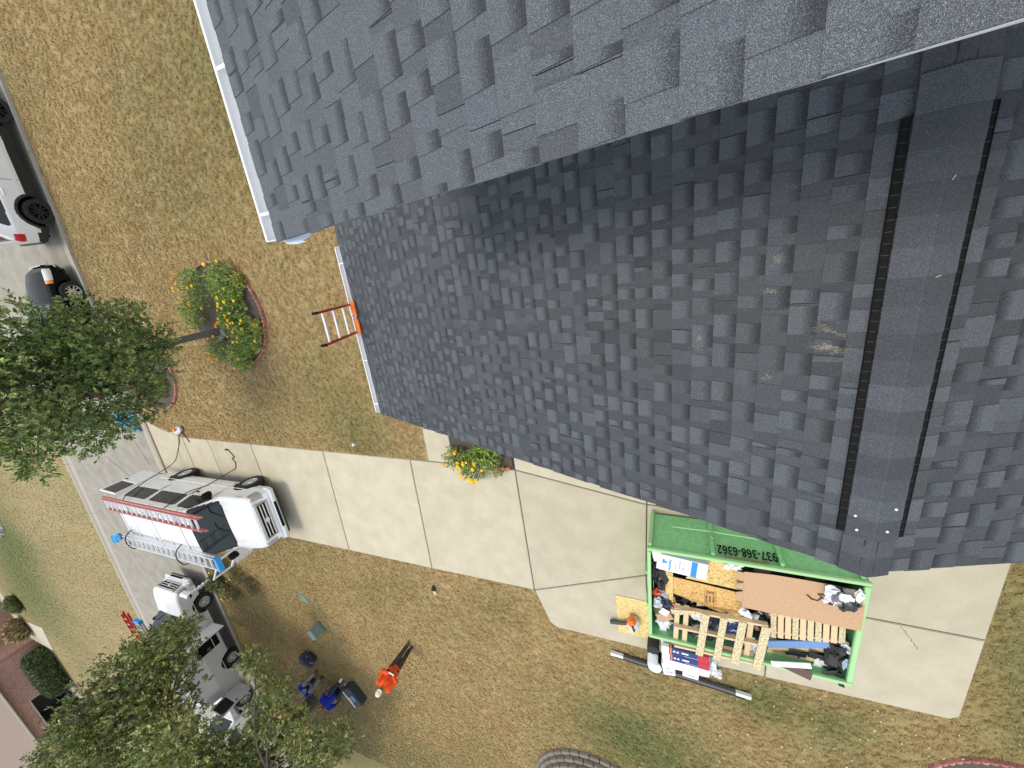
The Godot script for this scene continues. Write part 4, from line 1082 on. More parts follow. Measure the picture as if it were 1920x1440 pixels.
	m = MB.new(); m.lathe([Vector2(0.0001, 0.375), Vector2(0.12, 0.375), Vector2(0.125, 0.385), Vector2(0.148, 0.385), Vector2(0.150, 0.34), Vector2(0.14, 0.335)], 24); obj("lid", m, M.white_metal, bk)
	m = MB.new(); m.col = Color(0.70, 0.74, 0.78); m.blob(V(-9.40, 0.13, 0.80), V(0.22, 0.13, 0.10), 0.7, 75, 14, 9, Basis.IDENTITY, 1.7, 0.0)
	single("plastic_bag", m, M.vcol_gloss, "rumpled clear plastic bag at far end of bundle stack", "bag")
	m = MB.new(); m.col = Color(0.55, 0.58, 0.58); m.blob(V(-9.70, 0.06, 0.93), V(0.12, 0.07, 0.09), 0.7, 76, 12, 8, Basis.IDENTITY, 1.7, 0.0)
	single("plastic_bag", m, M.vcol_gloss, "small grey plastic bag on grass beyond white cartons", "bag")
	# ladder against the lower eave
	var ld = thing("extension_ladder", "orange fibreglass ladder with white rungs leaning on lower gutter", "ladder")
	var foot = V(-0.6, 0.0, -5.62); var top = V(-0.6, 3.47, -4.545)
	var dir = (top - foot).normalized()
	var rail = mat(0.42, 0.035, 0.012, 0.5)
	var nrm = V(1, 0, 0).cross(dir)
	for sx in [-0.225, 0.225]:
		m = MB.new(); plank(m, foot + V(sx, 0.02, 0), top + V(sx, 0, 0), 0.03, 0.075, 0.005, nrm); obj("rail", m, rail, ld)
		m = MB.new(); plank(m, top + V(sx, 0, 0) - dir * 0.01, top + V(sx, 0, 0) + dir * 0.03, 0.036, 0.082, 0.006, nrm); obj("end_cap", m, M.black, ld)
		m = MB.new(); m.box(foot + V(sx, 0.03, 0), V(0.06, 0.05, 0.13), 0.01); obj("shoe", m, M.rubber, ld)
	var q = 0.25
	while q < (top - foot).length() - 0.1:
		m = MB.new(); m.tube([foot + dir * q + V(-0.22, 0, 0), foot + dir * q + V(0.22, 0, 0)], 0.019, 10); obj("rung", m, M.alu if q < 2.4 else M.white_metal, ld)
		q += 0.293
	m = MB.new(); m.box(V(-0.72, 2.605, -4.70), V(0.24, 0.035, 0.10), 0.008, Basis(V(1, 0, 0), -0.3)); m.box(V(-0.45, 2.605, -4.70), V(0.24, 0.035, 0.10), 0.008, Basis(V(1, 0, 0), -0.3))
	obj("stand_off", m, mat(0.78, 0.17, 0.02, 0.45), ld)
	m = MB.new(); m.box(V(-0.585, 2.61, -4.70), V(0.03, 0.03, 0.05), 0.006); obj("latch", m, M.steel, ld)
	# utility box, cover plates, litter on the lawn
	var ub = thing("utility_box", "grey green utility cabinet standing on the brown lawn", "utility box", V(-12.85, 0, -12.95), 0.45)
	ub.scale = V(0.72, 0.72, 0.72)
	m = MB.new(); m.box(V(0, 0.04, 0), V(0.62, 0.08, 0.42), 0.01); obj("base", m, mat(0.10, 0.13, 0.11, 0.7), ub)
	m = MB.new(); m.box(V(0, 0.34, 0), V(0.56, 0.52, 0.36), 0.02); obj("cabinet", m, mat(0.16, 0.21, 0.19, 0.6), ub)
	m = MB.new(); m.box(V(0, 0.62, 0), V(0.60, 0.05, 0.40), 0.015); obj("lid", m, mat(0.20, 0.255, 0.235, 0.55), ub)
	m = MB.new(); m.lathe([Vector2(0.0001, 0.0), Vector2(0.03, 0.0), Vector2(0.03, -0.02)], 10, Transform3D(Basis(V(1, 0, 0), -PI / 2), V(0.1, 0.3, 0.2))); obj("lock", m, M.steel, ub)
	var cv = thing("meter_cover", "flat grey green oval cover set in the lawn", "cover", V(-11.57, 0.0, -13.4), 0.9)
	m = MB.new(); m.lathe([Vector2(0.0001, 0.035), Vector2(0.26, 0.035), Vector2(0.28, 0.02), Vector2(0.28, -0.02)], 24, Transform3D(Basis.from_scale(V(1, 1, 0.55)), Vector3.ZERO)); obj("plate", m, mat(0.15, 0.22, 0.17, 0.7), cv)
	m = MB.new(); m.box(V(0.15, 0.036, 0), V(0.06, 0.006, 0.03), 0.002); obj("slot", m, M.black, cv)
	m = MB.new(); m.col = Color(0.03, 0.025, 0.02); m.blob(V(-9.26, 0.05, -6.80), V(0.09, 0.06, 0.07), 0.9, 81, 11, 8, Basis.IDENTITY, 1.7, 0.0); m.col = Color(0.6, 0.5, 0.32); m.blob(V(-9.42, 0.04, -6.80), V(0.09, 0.04, 0.06), 0.9, 82, 11, 8, Basis.IDENTITY, 1.7, 0.0)
	single("food_bag", m, M.vcol, "crumpled black and tan litter on lawn beside driveway", "litter")
	m = MB.new(); m.col = Color(0.5, 0.5, 0.48); m.lathe([Vector2(0.0001, 0.07), Vector2(0.05, 0.065), Vector2(0.055, 0.0)], 12, Transform3D(Basis.IDENTITY, V(-4.45, 0, -8.45))); m.col = Color(0.8, 0.8, 0.8); m.lathe([Vector2(0.0001, 0.10), Vector2(0.025, 0.095), Vector2(0.028, 0.0)], 10, Transform3D(Basis.IDENTITY, V(-4.45, 0.0, -8.45)))
	single("cleanout_cap", m, M.vcol, "small white and grey pipe cap in grass beside driveway", "pipe cap")
	var jg = thing("fuel_jug", "white jug with orange cap at the driveway's lawn edge", "jug", V(-4.45, 0.0, -16.9), 0.5)
	m = MB.new(); m.blob(V(0, 0.12, 0), V(0.15, 0.12, 0.25), 0.2, 83, 14, 9, Basis.IDENTITY, 1.4, 0.0); obj("body", m, M.white_metal, jg)
	m = MB.new(); m.blob(V(0.04, 0.24, 0.12), V(0.07, 0.05, 0.08), 0.2, 84, 10, 7); obj("cap", m, mat(0.7, 0.16, 0.04, 0.5), jg)
	m = MB.new(); m.tube([V(0, 0.22, -0.15), V(0, 0.31, -0.08), V(0, 0.30, 0.05)], 0.02, 8); obj("handle", m, M.white_metal, jg)
	m = MB.new()
	for i in 9:
		m.col = Color(0.02, 0.30, 0.55) * rf(0.7, 1.3)
		m.blob(V(-4.3 + rf(-0.22, 0.22), 0.09, -20.2 + rf(-0.65, 0.65)), V(rf(0.15, 0.28), 0.1, rf(0.2, 0.35)), 1.0, 300 + i, 10, 7, Basis.IDENTITY, 1.8, 0.012)
	single("blue_tarp", m, M.vcol_gloss, "crumpled bright blue tarp on the road under the tree", "tarp")
	# power cords on the driveway, running up to the van
	m = MB.new(); m.tube(curve([V(-4.95, 0.052, -16.59), V(-4.64, 0.052, -16.78), V(-4.60, 0.052, -17.04), V(-5.0, 0.052, -17.3), V(-5.35, 0.052, -17.6), V(-5.8, 0.3, -17.75), V(-6.0, 1.1, -17.85), V(-6.12, 1.95, -17.6), V(-6.3, 2.16, -17.3), V(-6.7, 2.14, -16.9)]), 0.014, 6)
	single("power_cord", m, M.cord, "black cord running from jug over van's rear corner", "cord", "cords on the driveway")
	m = MB.new(); m.tube(curve([V(-5.08, 0.06, -14.5), V(-5.15, 0.052, -14.38), V(-5.37, 0.052, -14.24), V(-5.42, 0.052, -14.38), V(-5.6, 0.052, -14.3), V(-5.80, 0.052, -14.4), V(-5.9, 0.12, -14.55), V(-6.02, 0.9, -14.75), V(-6.02, 1.35, -15.0), V(-6.15, 1.98, -15.1), V(-6.4, 2.14, -15.4)]), 0.014, 6)
	m.blob(V(-5.08, 0.075, -14.5), V(0.03, 0.03, 0.09), 0.2, 85, 8, 6)
	single("power_cord", m, M.cord, "black cord with plug running over van's middle window pillar", "cord", "cords on the driveway")

func curve(pts, per = 5):
	var c := Curve3D.new()
	for i in pts.size():
		var t = (pts[min(i + 1, pts.size() - 1)] - pts[max(i - 1, 0)]) / 6.0
		c.add_point(pts[i], -t, t)
	var out = []
	for i in pts.size() - 1:
		for k in per: out.append(c.sample(i, float(k) / per))
	out.append(pts[pts.size() - 1])
	return out

# ---------------------------------------------------------------- vehicles
# Body shell lofted along z (front = +z). A class function sorts every face into a part.
func loft(sp, cls):
	var parts = {}
	var zs = []
	var z = sp.z0
	while z < sp.z1:
		zs.append(z)
		var dz = 0.04
		for a in sp.wheels:
			if abs(z - a[0]) < a[2] + 0.05: dz = 0.016
		if z - sp.z0 < 0.25 or sp.z1 - z < 0.35: dz = 0.0125
		z += dz
	zs.append(sp.z1)
	var g = []; var reg = []
	for zz in zs:
		var top = lerp_table(sp.top, zz); var bot = lerp_table(sp.bottom, zz)
		var pl = lerp_table(sp.plan, zz)
		var r = min(sp.r, max((top - bot) * 0.45, 0.002))
		var row = []; var rr = []
		var n1 = sp.get("n1", 60)
		for i in n1:
			var y = bot + (top - r - bot) * i / (n1 - 1)
			var w = lerp_table(sp.width, y) * pl
			for a in sp.wheels:
				if Vector2(zz - a[0], y - a[1]).length() < a[2]: w -= 0.24
			row.append(V(w, y, zz)); rr.append("side")
		var we = lerp_table(sp.width, top - r) * pl
		for i in range(1, 6):
			var an = PI * 0.5 * i / 6
			row.append(V(we - r * (1 - cos(an)), top - r + r * sin(an), zz)); rr.append("edge")
		var n2 = 15
		for i in n2:
			var q = 1.0 - float(i) / (n2 - 1)
			var xx = (we - r) * q
			row.append(V(xx, top + sp.crown * (1.0 - q * q), zz)); rr.append("top")
		for i in range(row.size() - 2, -1, -1):
			row.append(V(-row[i].x, row[i].y, row[i].z)); rr.append(rr[i])
		g.append(row); reg = rr
	var nz = g.size(); var nr = g[0].size()
	var nm = []
	for i in nz:
		var row = []
		for j in nr:
			var a = g[min(i + 1, nz - 1)][j] - g[max(i - 1, 0)][j]
			var b = g[i][min(j + 1, nr - 1)] - g[i][max(j - 1, 0)]
			row.append(a.cross(b).normalized())
		nm.append(row)
	for i in nz - 1:
		for j in nr - 1:
			var c = (g[i][j] + g[i + 1][j + 1]) * 0.5
			var rg = reg[j] if c.x >= 0 else reg[j + 1]
			var dent = false
			if rg == "side":
				for a in sp.wheels:
					if Vector2(c.z - a[0], c.y - a[1]).length() < a[2] + 0.01: dent = true
			var k = "wheel_well" if dent else cls.call(c, rg)
			if not parts.has(k): parts[k] = MB.new()
			var mb = parts[k]
			var idx = [[i, j], [i, j + 1], [i + 1, j + 1], [i, j], [i + 1, j + 1], [i + 1, j]]
			for q in [0, 1, 2, 3, 4, 5]:
				var e = idx[q]
				mb.vert(g[e[0]][e[1]], nm[e[0]][e[1]], Vector2.ZERO)
	# close both ends
	for e in [0, nz - 1]:
		var mb = parts["body"]
		var cc = V(0, (g[e][0].y + g[e][nr / 2].y) * 0.5, g[e][0].z)
		for j in nr - 1:
			if e == 0: mb.tri(cc, g[e][j + 1], g[e][j])
			else: mb.tri(cc, g[e][j], g[e][j + 1])
	var ub = MB.new()
	ub.box(V(0, sp.bottom[1][1] + 0.06, (sp.z0 + sp.z1) * 0.5), V(lerp_table(sp.width, 0.5) * 1.8, 0.06, (sp.z1 - sp.z0) * 0.93), 0)
	parts["underbody"] = ub
	return parts

func wheel(parent, x, y, z, r, w, style):
	var s = sign(x)
	var t = Transform3D(Basis(V(0, 0, 1), -s * PI / 2), V(x, y, z))
	var ty = MB.new()
	var rr = r * (0.66 if style != "van" else 0.6)
	ty.lathe([Vector2(rr * 0.98, w * 0.36), Vector2(rr * 1.05, w * 0.5), Vector2(r * 0.90, w * 0.5), Vector2(r * 0.97, w * 0.42), Vector2(r, w * 0.25), Vector2(r, -w * 0.25), Vector2(r * 0.97, -w * 0.42), Vector2(r * 0.9, -w * 0.5), Vector2(rr * 0.5, -w * 0.5)], 32, t)
	var node = Node3D.new(); node.name = "wheel"; parent.add_child(node, true)
	obj("tyre", ty, M.rubber, node)
	var rim = MB.new()
	rim.lathe([Vector2(rr * 0.99, w * 0.40), Vector2(rr * 0.92, w * 0.40), Vector2(rr * 0.88, w * 0.1), Vector2(0.0001, w * 0.08)], 28, t)
	var spokes = {"van": 8, "black": 10, "silver": 10, "jeep": 5}[style]
	var rm = {"van": M.alu, "black": M.black_gloss, "silver": M.alu, "jeep": M.steel}[style]
	var rmb = M.black if style in ["silver"] else rm
	obj("rim_barrel", rim, rmb if style != "black" else M.black, node)
	var sp = MB.new()
	for i in spokes:
		var a = TAU * i / spokes + (0.12 if style in ["silver", "black"] and i % 2 else 0.0)
		var d = V(cos(a), 0, sin(a))
		sp.box(t * (d * rr * 0.52 + V(0, w * 0.33, 0)), V(rr * 0.85, 0.03, rr * 0.16), 0.006, t.basis * Basis(V(0, 1, 0), -a))
	sp.lathe([Vector2(0.0001, w * 0.46), Vector2(rr * 0.2, w * 0.42), Vector2(rr * 0.24, w * 0.3)], 16, t)
	sp.lathe([Vector2(rr * 0.9, w * 0.36), Vector2(rr * 0.97, w * 0.42), Vector2(rr * 1.0, w * 0.36)], 28, t)
	obj("rim", sp, rm, node)

func in_win(c, z0, z1, y0, y1, slant0 = 0.0, slant1 = 0.0):
	# side window with leaning ends and clipped corners
	if c.y < y0 or c.y > y1: return false
	var k = (c.y - y0)
	var a = z0 + slant0 * k; var b = z1 + slant1 * k
	if c.z < a or c.z > b: return false
	var e = 0.06
	var dz = min(c.z - a, b - c.z); var dy = min(c.y - y0, y1 - c.y)
	return dz + dy > e

func van_shell(wf, wr):
	return {z0 = -3.12, z1 = 3.02, r = 0.13, crown = 0.03,
		top = [[-3.12, 0.95], [-3.10, 1.45], [-3.04, 1.92], [-2.95, 2.03], [-2.7, 2.06], [0.6, 2.07], [1.0, 2.04], [1.16, 1.98], [1.72, 1.36], [1.80, 1.32], [2.5, 1.25], [2.82, 1.18], [2.92, 1.08], [2.96, 0.8], [3.02, 0.62]],
		bottom = [[-3.1, 0.5], [-2.8, 0.42], [2.7, 0.40], [3.0, 0.45]],
		plan = [[-3.12, 0.95], [-2.9, 0.99], [-2.6, 1.0], [2.2, 1.0], [2.7, 0.96], [2.9, 0.91], [3.02, 0.84]],
		width = [[0.4, 0.95], [0.6, 1.0], [0.95, 1.01], [1.3, 0.985], [1.9, 0.88], [2.1, 0.84]],
		wheels = [[wf, 0.40, 0.46], [wr, 0.40, 0.46]]}

func van_cls(c, rg):
	if rg != "side" and c.z > 1.14 and c.z < 1.78 and abs(c.x) < 0.90:
		if abs(c.x) > 0.80 or c.z < 1.19 or c.z > 1.71: return "windshield_seal"
		return "windshield"
	if rg != "top" and c.z > 2.74 and c.z < 2.99 and c.y > 0.72 and c.y < 1.06 and abs(c.x) > 0.60: return "turn_signal" if c.y > 0.98 and c.z < 2.84 else "headlight"
	if rg == "side":
		var s = "_" if c.x > 0 else ""
		if in_win(c, 0.42, 1.62, 1.34, 1.86, 0.0, -0.95): return "front_window" + s
		if in_win(c, -1.30, 0.28, 1.36, 1.84, 0.1, -0.1): return "side_window" + s
		if in_win(c, -2.92, -1.42, 1.36, 1.84, 0.12, -0.1): return "rear_window" + s
	return "body"

func add_shell(t, parts, mats):
	for k in parts.keys():
		var nm = k.trim_suffix("_")
		obj(nm, parts[k], mats.get(nm, M.paint), t)

func door_panel(t, called, hinge, ang, wdt, y0, y1, win, ladder_bars = false):
	# a swung-open door: frame pieces, glass, handle. hinge at its foot, ang about y, width along local +z
	var n := Node3D.new(); n.name = called; t.add_child(n, true)
	n.position = hinge; n.rotation.y = ang
	var m = MB.new(); var th = 0.05
	m.box(V(0, (y0 + win[0]) * 0.5, wdt * 0.5), V(th, win[0] - y0, wdt), 0.015)
	m.box(V(0.004, (y0 + win[0]) * 0.62, wdt * 0.5), V(th, 0.05, wdt * 0.98), 0.012)
	m.box(V(0, y1 - 0.03, wdt * 0.5), V(th, 0.06, wdt), 0.015)
	for e in [0.04, wdt - 0.04]: m.box(V(0, (win[0] + y1) * 0.5 - 0.03, e), V(th, y1 - win[0] - 0.06, 0.08), 0.012)
	obj("door_skin", m, M.paint, n)
	if win[1] != 0.0:
		m = MB.new(); m.box(V(0, (win[0] + y1) * 0.5 - 0.03, wdt * 0.5), V(0.008, y1 - win[0] - 0.06, wdt - 0.16), 0)
		obj("pane", m, M.tint_glass if win[1] > 0 else M.white_metal, n)
	m = MB.new(); m.box(V(0.035, win[0] - 0.12, wdt - 0.14), V(0.03, 0.04, 0.14), 0.01); m.box(V(-0.035, win[0] - 0.12, wdt - 0.14), V(0.03, 0.04, 0.14), 0.01)
	obj("handle", m, M.black, n)
	if ladder_bars:
		for q in 4:
			m = MB.new(); m.box(V(0.04, lerp(y0 + 0.1, y1 - 0.08, q / 3.0), wdt * 0.5), V(0.02, 0.02, wdt), 0.004); obj("bar", m, M.white_metal, n)
		for q in [0.25, 0.75]:
			m = MB.new(); m.box(V(0.046, (y0 + y1) * 0.5, wdt * q), V(0.02, y1 - y0, 0.02), 0.004); obj("bar", m, M.white_metal, n)
	return n

func van_front(t):
	var m = MB.new()
	m.box(V(0, 0.86, 2.965), V(1.25, 0.34, 0.05), 0.02); obj("grille_backing", m, M.black, t)
	for q in [0.73, 0.83, 0.93]:
		m = MB.new(); m.box(V(0, q, 3.0), V(1.15, 0.035, 0.03), 0.008); obj("grille_bar", m, M.alu, t)
	m = MB.new(); m.box(V(0, 1.035, 2.985), V(1.35, 0.05, 0.07), 0.015); m.box(V(0, 0.68, 2.995), V(1.30, 0.05, 0.06), 0.015); m.box(V(0.62, 0.86, 2.985), V(0.05, 0.36, 0.06), 0.012); m.box(V(-0.62, 0.86, 2.985), V(0.05, 0.36, 0.06), 0.012)
	obj("grille_frame", m, mat(0.42, 0.39, 0.35, 0.35, 0.5), t)
	m = MB.new(); m.box(V(0, 1.075, 2.955), V(1.28, 0.035, 0.05), 0.012); obj("hood_lip", m, M.chrome, t)
	m = MB.new(); m.lathe([Vector2(0.0001, 0.03), Vector2(0.11, 0.025), Vector2(0.12, 0.0)], 20, Transform3D(Basis(V(1, 0, 0), V(0, 0, 1), V(0, -0.5, 0)), V(0, 0.85, 3.01))); obj("emblem", m, M.alu, t)
	for s in [-1, 1]:
		m = MB.new(); m.box(V(s * 0.88, 1.0, -3.09), V(0.10, 0.34, 0.06), 0.015); obj("tail_light", m, M.red_lamp, t)
	m = MB.new(); m.box(V(0, 0.50, 3.06), V(1.9, 0.18, 0.16), 0.05); m.box(V(0.9, 0.50, 2.93), V(0.16, 0.18, 0.24), 0.05); m.box(V(-0.9, 0.50, 2.93), V(0.16, 0.18, 0.24), 0.05)
	obj("bumper", m, M.alu, t)
	m = MB.new(); m.box(V(0, 0.52, 3.135), V(0.95, 0.09, 0.02), 0.004); obj("bumper_vent", m, M.black, t)
	m = MB.new(); m.box(V(0, 0.36, 2.95), V(1.7, 0.12, 0.2), 0.04); obj("air_dam", m, M.cladding, t)
	m = MB.new(); m.box(V(0, 0.50, -3.18), V(1.9, 0.16, 0.14), 0.04); obj("rear_bumper", m, M.steel, t)
	for s in [-0.28, 0.32]:
		m = MB.new(); m.tube([V(s, 1.37, 1.74), V(s + 0.28, 1.56, 1.575), V(s + 0.5, 1.58, 1.565)], 0.012, 5); obj("wiper", m, M.black, t)

func van_seams(t, sides):
	var g = mat(0.25, 0.25, 0.26, 0.6)
	for s in sides:
		for q in [[0.36, 0.5, 1.3], [1.50, 0.5, 1.2]]:
			var m = MB.new(); m.box(V(s * 1.004, (q[1] + q[2]) * 0.5, q[0]), V(0.012, q[2] - q[1], 0.012), 0); obj("door_seam", m, g, t)
		var m = MB.new(); m.box(V(s * 1.012, 0.78, -0.1), V(0.014, 0.03, 5.0), 0.004); obj("body_crease", m, M.paint, t)
		m = MB.new(); m.box(V(s * 0.985, 1.12, 2.2), V(0.012, 0.012, 0.9), 0); obj("hood_seam", m, g, t)
	var m = MB.new(); m.box(V(0, 1.352, 1.80), V(1.5, 0.012, 0.05), 0.003); obj("cowl_vent", m, M.black, t)

func mirror(t, x, y, z):
	var m = MB.new(); m.box(V(x, y, z), V(0.22, 0.30, 0.14), 0.05); m.tube([V(x, y - 0.05, z), V(x - sign(x) * 0.2, y - 0.12, z - 0.02)], 0.03, 6)
	obj("mirror", m, M.black, t)

func roof_rack(t, zs, y):
	for zz in zs:
		var m = MB.new(); m.tube([V(-0.92, 2.0, zz), V(-0.92, y, zz), V(0.92, y, zz), V(0.92, 2.0, zz)], 0.022, 8); obj("rack_bar", m, M.white_metal, t)

func ladder_thing(called, label, a, b, w, rail_mat, rung_mat, cap_mat, group, double_ = true):
	var t = thing(called, label, "ladder", Vector3.ZERO, 0.0, group)
	var d = (b - a).normalized(); var side = d.cross(Vector3.UP).normalized()
	var ln = (b - a).length()
	for lay in (2 if double_ else 1):
		var off = V(0, lay * 0.075, 0) + d * (lay * 0.12)
		var ww = w - lay * 0.05
		for s in [-0.5, 0.5]:
			var m = MB.new(); plank(m, a + off + side * s * ww, b + off + side * s * ww - d * lay * 0.2, 0.03, 0.07, 0.006); obj("rail", m, rail_mat, t)
		var q = 0.15
		while q < ln - 0.15:
			var p = a + off + d * q
			var m = MB.new(); m.tube([p - side * ww * 0.5, p + side * ww * 0.5], 0.017, 8); obj("rung", m, rung_mat, t)
			q += 0.305
	if cap_mat:
		for s in [-0.5, 0.5]:
			var m = MB.new(); plank(m, b + V(0, 0.04, 0) + side * s * w - d * 0.08, b + V(0, 0.04, 0) + side * s * w + d * 0.05, 0.05, 0.16, 0.01); obj("end_cap", m, cap_mat, t)
		var m = MB.new(); plank(m, b + V(0, 0.04, 0) - side * w * 0.5, b + V(0, 0.04, 0) + side * w * 0.5, 0.12, 0.15, 0.01); obj("end_cap", m, cap_mat, t)
	return t

func build_vehicles():
	# --- van nose-in on the driveway
	var v = thing("cargo_van", "white van with open doors parked nose to house on driveway", "van", V(-7.05, 0.035, -15.15), 0.02, "white work vans")
	var vm = {body = M.paint, windshield = M.glass, windshield_seal = M.black_gloss, front_window = M.tint_glass, side_window = M.tint_glass, rear_window = M.tint_glass, headlight = M.lamp, turn_signal = M.amber, wheel_well = M.black, underbody = M.black}
	add_shell(v, loft(van_shell(1.98, -1.78), van_cls), vm)
	for s in [-1, 1]:
		wheel(v, s * 0.90, 0.385, 1.98, 0.385, 0.26, "van"); wheel(v, s * 0.90, 0.385, -1.78, 0.385, 0.26, "van")
	van_front(v); mirror(v, 1.10, 1.42, 1.42)
	roof_rack(v, [-2.6, -0.7, 0.9], 2.17)
	for zz in [-2.2, -1.2, -0.2, 0.7]:
		var m = MB.new(); m.box(V(0, 2.098, zz), V(1.3, 0.014, 0.06), 0.005); obj("roof_rib", m, M.paint, v)
	for zz in [0.38, -1.37]:
		var m = MB.new(); m.box(V(1.0, 0.95, zz), V(0.012, 0.9, 0.012), 0); obj("door_seam", m, M.cladding, v)
	var m = MB.new(); m.box(V(1.018, 1.20, 0.52), V(0.03, 0.045, 0.16), 0.01); obj("door_handle", m, M.black, v)
	van_seams(v, [1])
	door_panel(v, "rear_door", V(0.96, 0, -3.14), PI - 0.06, 1.05, 0.55, 1.92, [1.28, 1.0], true)
	var pd = door_panel(v, "front_door", V(-1.0, 0, 1.55), PI + 0.86, 1.35, 0.5, 1.90, [1.30, 0.0])
	m = MB.new(); m.box(V(0.12, 1.45, 0.15), V(0.24, 0.30, 0.12), 0.05); obj("mirror", m, M.black, pd)
	m = MB.new(); m.lathe([Vector2(0.0001, 0.0), Vector2(0.11, 0.0), Vector2(0.12, -0.05), Vector2(0.12, -0.18), Vector2(0.0001, -0.2)], 18, Transform3D(Basis(V(0, 0, 1), 1.4), V(-0.03, 0.72, 0.62))); obj("cup_holder", m, M.white_metal, pd)
	ladder_thing("extension_ladder", "faded red fibreglass ladder on the driveway van's roof rack", V(-6.28, 2.255, -18.35), V(-6.20, 2.255, -12.62), 0.46, mat(0.50, 0.17, 0.15, 0.6), M.alu, null, "ladders on the vans")
	ladder_thing("extension_ladder", "aluminium ladder with blue end on the driveway van's roof", V(-7.78, 2.255, -18.2), V(-7.62, 2.255, -12.7), 0.44, M.alu, M.alu, mat(0.02, 0.27, 0.60, 0.5), "ladders on the vans")
	for zz in [-17.6, -14.6]:
		m = MB.new(); m.tube(curve([V(-7.35, 2.2, zz), V(-7.45, 2.42, zz + 0.03), V(-7.75, 2.46, zz - 0.02), V(-8.02, 2.36, zz + 0.03), V(-8.0, 2.16, zz + 0.1), V(-8.02, 1.95, zz + 0.05)]), 0.018, 6)
		single("ladder_strap", m, M.cord, ["black strap tying aluminium ladder at the van's tail", "black strap tying aluminium ladder above van's windshield"][0 if zz < -16 else 1], "strap", "straps on the van ladders")
	m = MB.new(); panel(m, [V(-7.95, 2.30, -17.95), V(-7.6, 2.30, -18.35), V(-8.1, 2.02, -19.05), V(-8.5, 2.02, -18.55)], 0.01)
	single("grey_flap", m, mat(0.13, 0.13, 0.13, 0.8), "dark grey board sticking out from the van ladder's tail", "board")
	m = MB.new()
	for i in 5:
		m.col = Color(0.02, 0.30, 0.60) * rf(0.8, 1.2)
		m.blob(V(-7.72 - 0.05 * i, 2.32, -18.45 - i * 0.13), V(0.13, 0.07, 0.14), 1.0, 400 + i, 10, 7)
	single("blue_flag", m, M.vcol_gloss, "bright blue rag tied to the van ladder's tail end", "rag")
	# --- van parked along the street
	var v2 = thing("cargo_van", "white van with open side door parked along kerb under tree", "van", V(-15.05, 0.02, -21.0), PI / 2 + 0.04, "white work vans")
	var cls2 = func(c, rg):
		var k = van_cls(c, rg)
		if k in ["side_window", "rear_window", "side_window_", "rear_window_"]: return "body"
		return k
	add_shell(v2, loft(van_shell(1.78, -1.7), cls2), vm)
	for s in [-1, 1]:
		wheel(v2, s * 0.90, 0.385, 1.78, 0.385, 0.26, "van"); wheel(v2, s * 0.90, 0.385, -1.7, 0.385, 0.26, "van")
	van_front(v2); mirror(v2, -1.10, 1.42, 1.42); mirror(v2, 1.10, 1.42, 1.42)
	roof_rack(v2, [-2.6, -0.7, 0.7], 2.17)
	m = MB.new(); m.box(V(-1.0, 1.02, 0.0), V(0.03, 0.95, 1.1), 0.0); obj("cargo_opening", m, M.black, v2)
	van_seams(v2, [-1])
	door_panel(v2, "cargo_door", V(-1.0, 0, 0.62), -PI / 2 + 0.12, 1.05, 0.5, 1.88, [1.30, -1.0])
	door_panel(v2, "rear_door", V(-0.96, 0, -3.14), -PI / 2 - 0.15, 0.85, 0.55, 1.92, [1.28, 1.0])
	m = MB.new(); m.box(V(-1.008, 1.12, 0.95), V(0.012, 0.10, 0.30), 0.004); obj("red_badge", m, M.red_lamp, v2)
	m = MB.new(); m.box(V(-1.012, 1.16, 0.72), V(0.03, 0.05, 0.18), 0.01); obj("door_handle", m, M.black, v2)
	ladder_thing("extension_ladder", "bright red ladder on the roof of the street van", V(-17.9, 2.26, -21.75), V(-12.45, 2.26, -22.05), 0.42, mat(0.55, 0.03, 0.02, 0.45), M.alu, null, "ladders on the vans")
	ladder_thing("extension_ladder", "aluminium ladder with blue end on the street van", V(-17.9, 2.26, -20.75), V(-12.6, 2.26, -21.05), 0.42, M.alu, M.alu, mat(0.02, 0.27, 0.60, 0.5), "ladders on the vans")
	# --- white jeep-like off-roader behind it
	var j = thing("off_road_car", "white off-road car with slotted grille and round lamps behind street van", "car", V(-21.25, 0.02, -21.35), PI / 2 + 0.05)
	var js = {z0 = -2.0, z1 = 1.95, r = 0.05, crown = 0.02, top = [[-2.0, 1.0], [-1.97, 1.8], [-1.9, 1.84], [0.30, 1.84], [0.42, 1.80], [0.72, 1.20], [0.76, 1.17], [1.88, 1.06], [1.95, 1.02]], bottom = [[-2, 0.55], [-1, 0.5], [1, 0.5], [1.95, 0.6]],
		plan = [[-2.0, 1.0], [0.7, 1.0], [0.76, 0.86], [1.3, 0.78], [1.95, 0.66]], width = [[0.5, 0.84], [1.1, 0.84], [1.84, 0.72]], wheels = []}
	var jc = func(c, rg):
		if rg != "side" and c.z > 0.40 and c.z < 0.74 and abs(c.x) < 0.68: return "windshield"
		if rg == "side" and (in_win(c, -0.55, 0.42, 1.2, 1.68, 0, -0.4) or in_win(c, -1.8, -0.65, 1.2, 1.68)): return "side_window"
		if rg != "side" and c.z < 0.3: return "soft_top"
		return "body"
	add_shell(j, loft(js, jc), {body = M.paint, windshield = M.glass, side_window = M.tint_glass, soft_top = M.cladding, underbody = M.black})
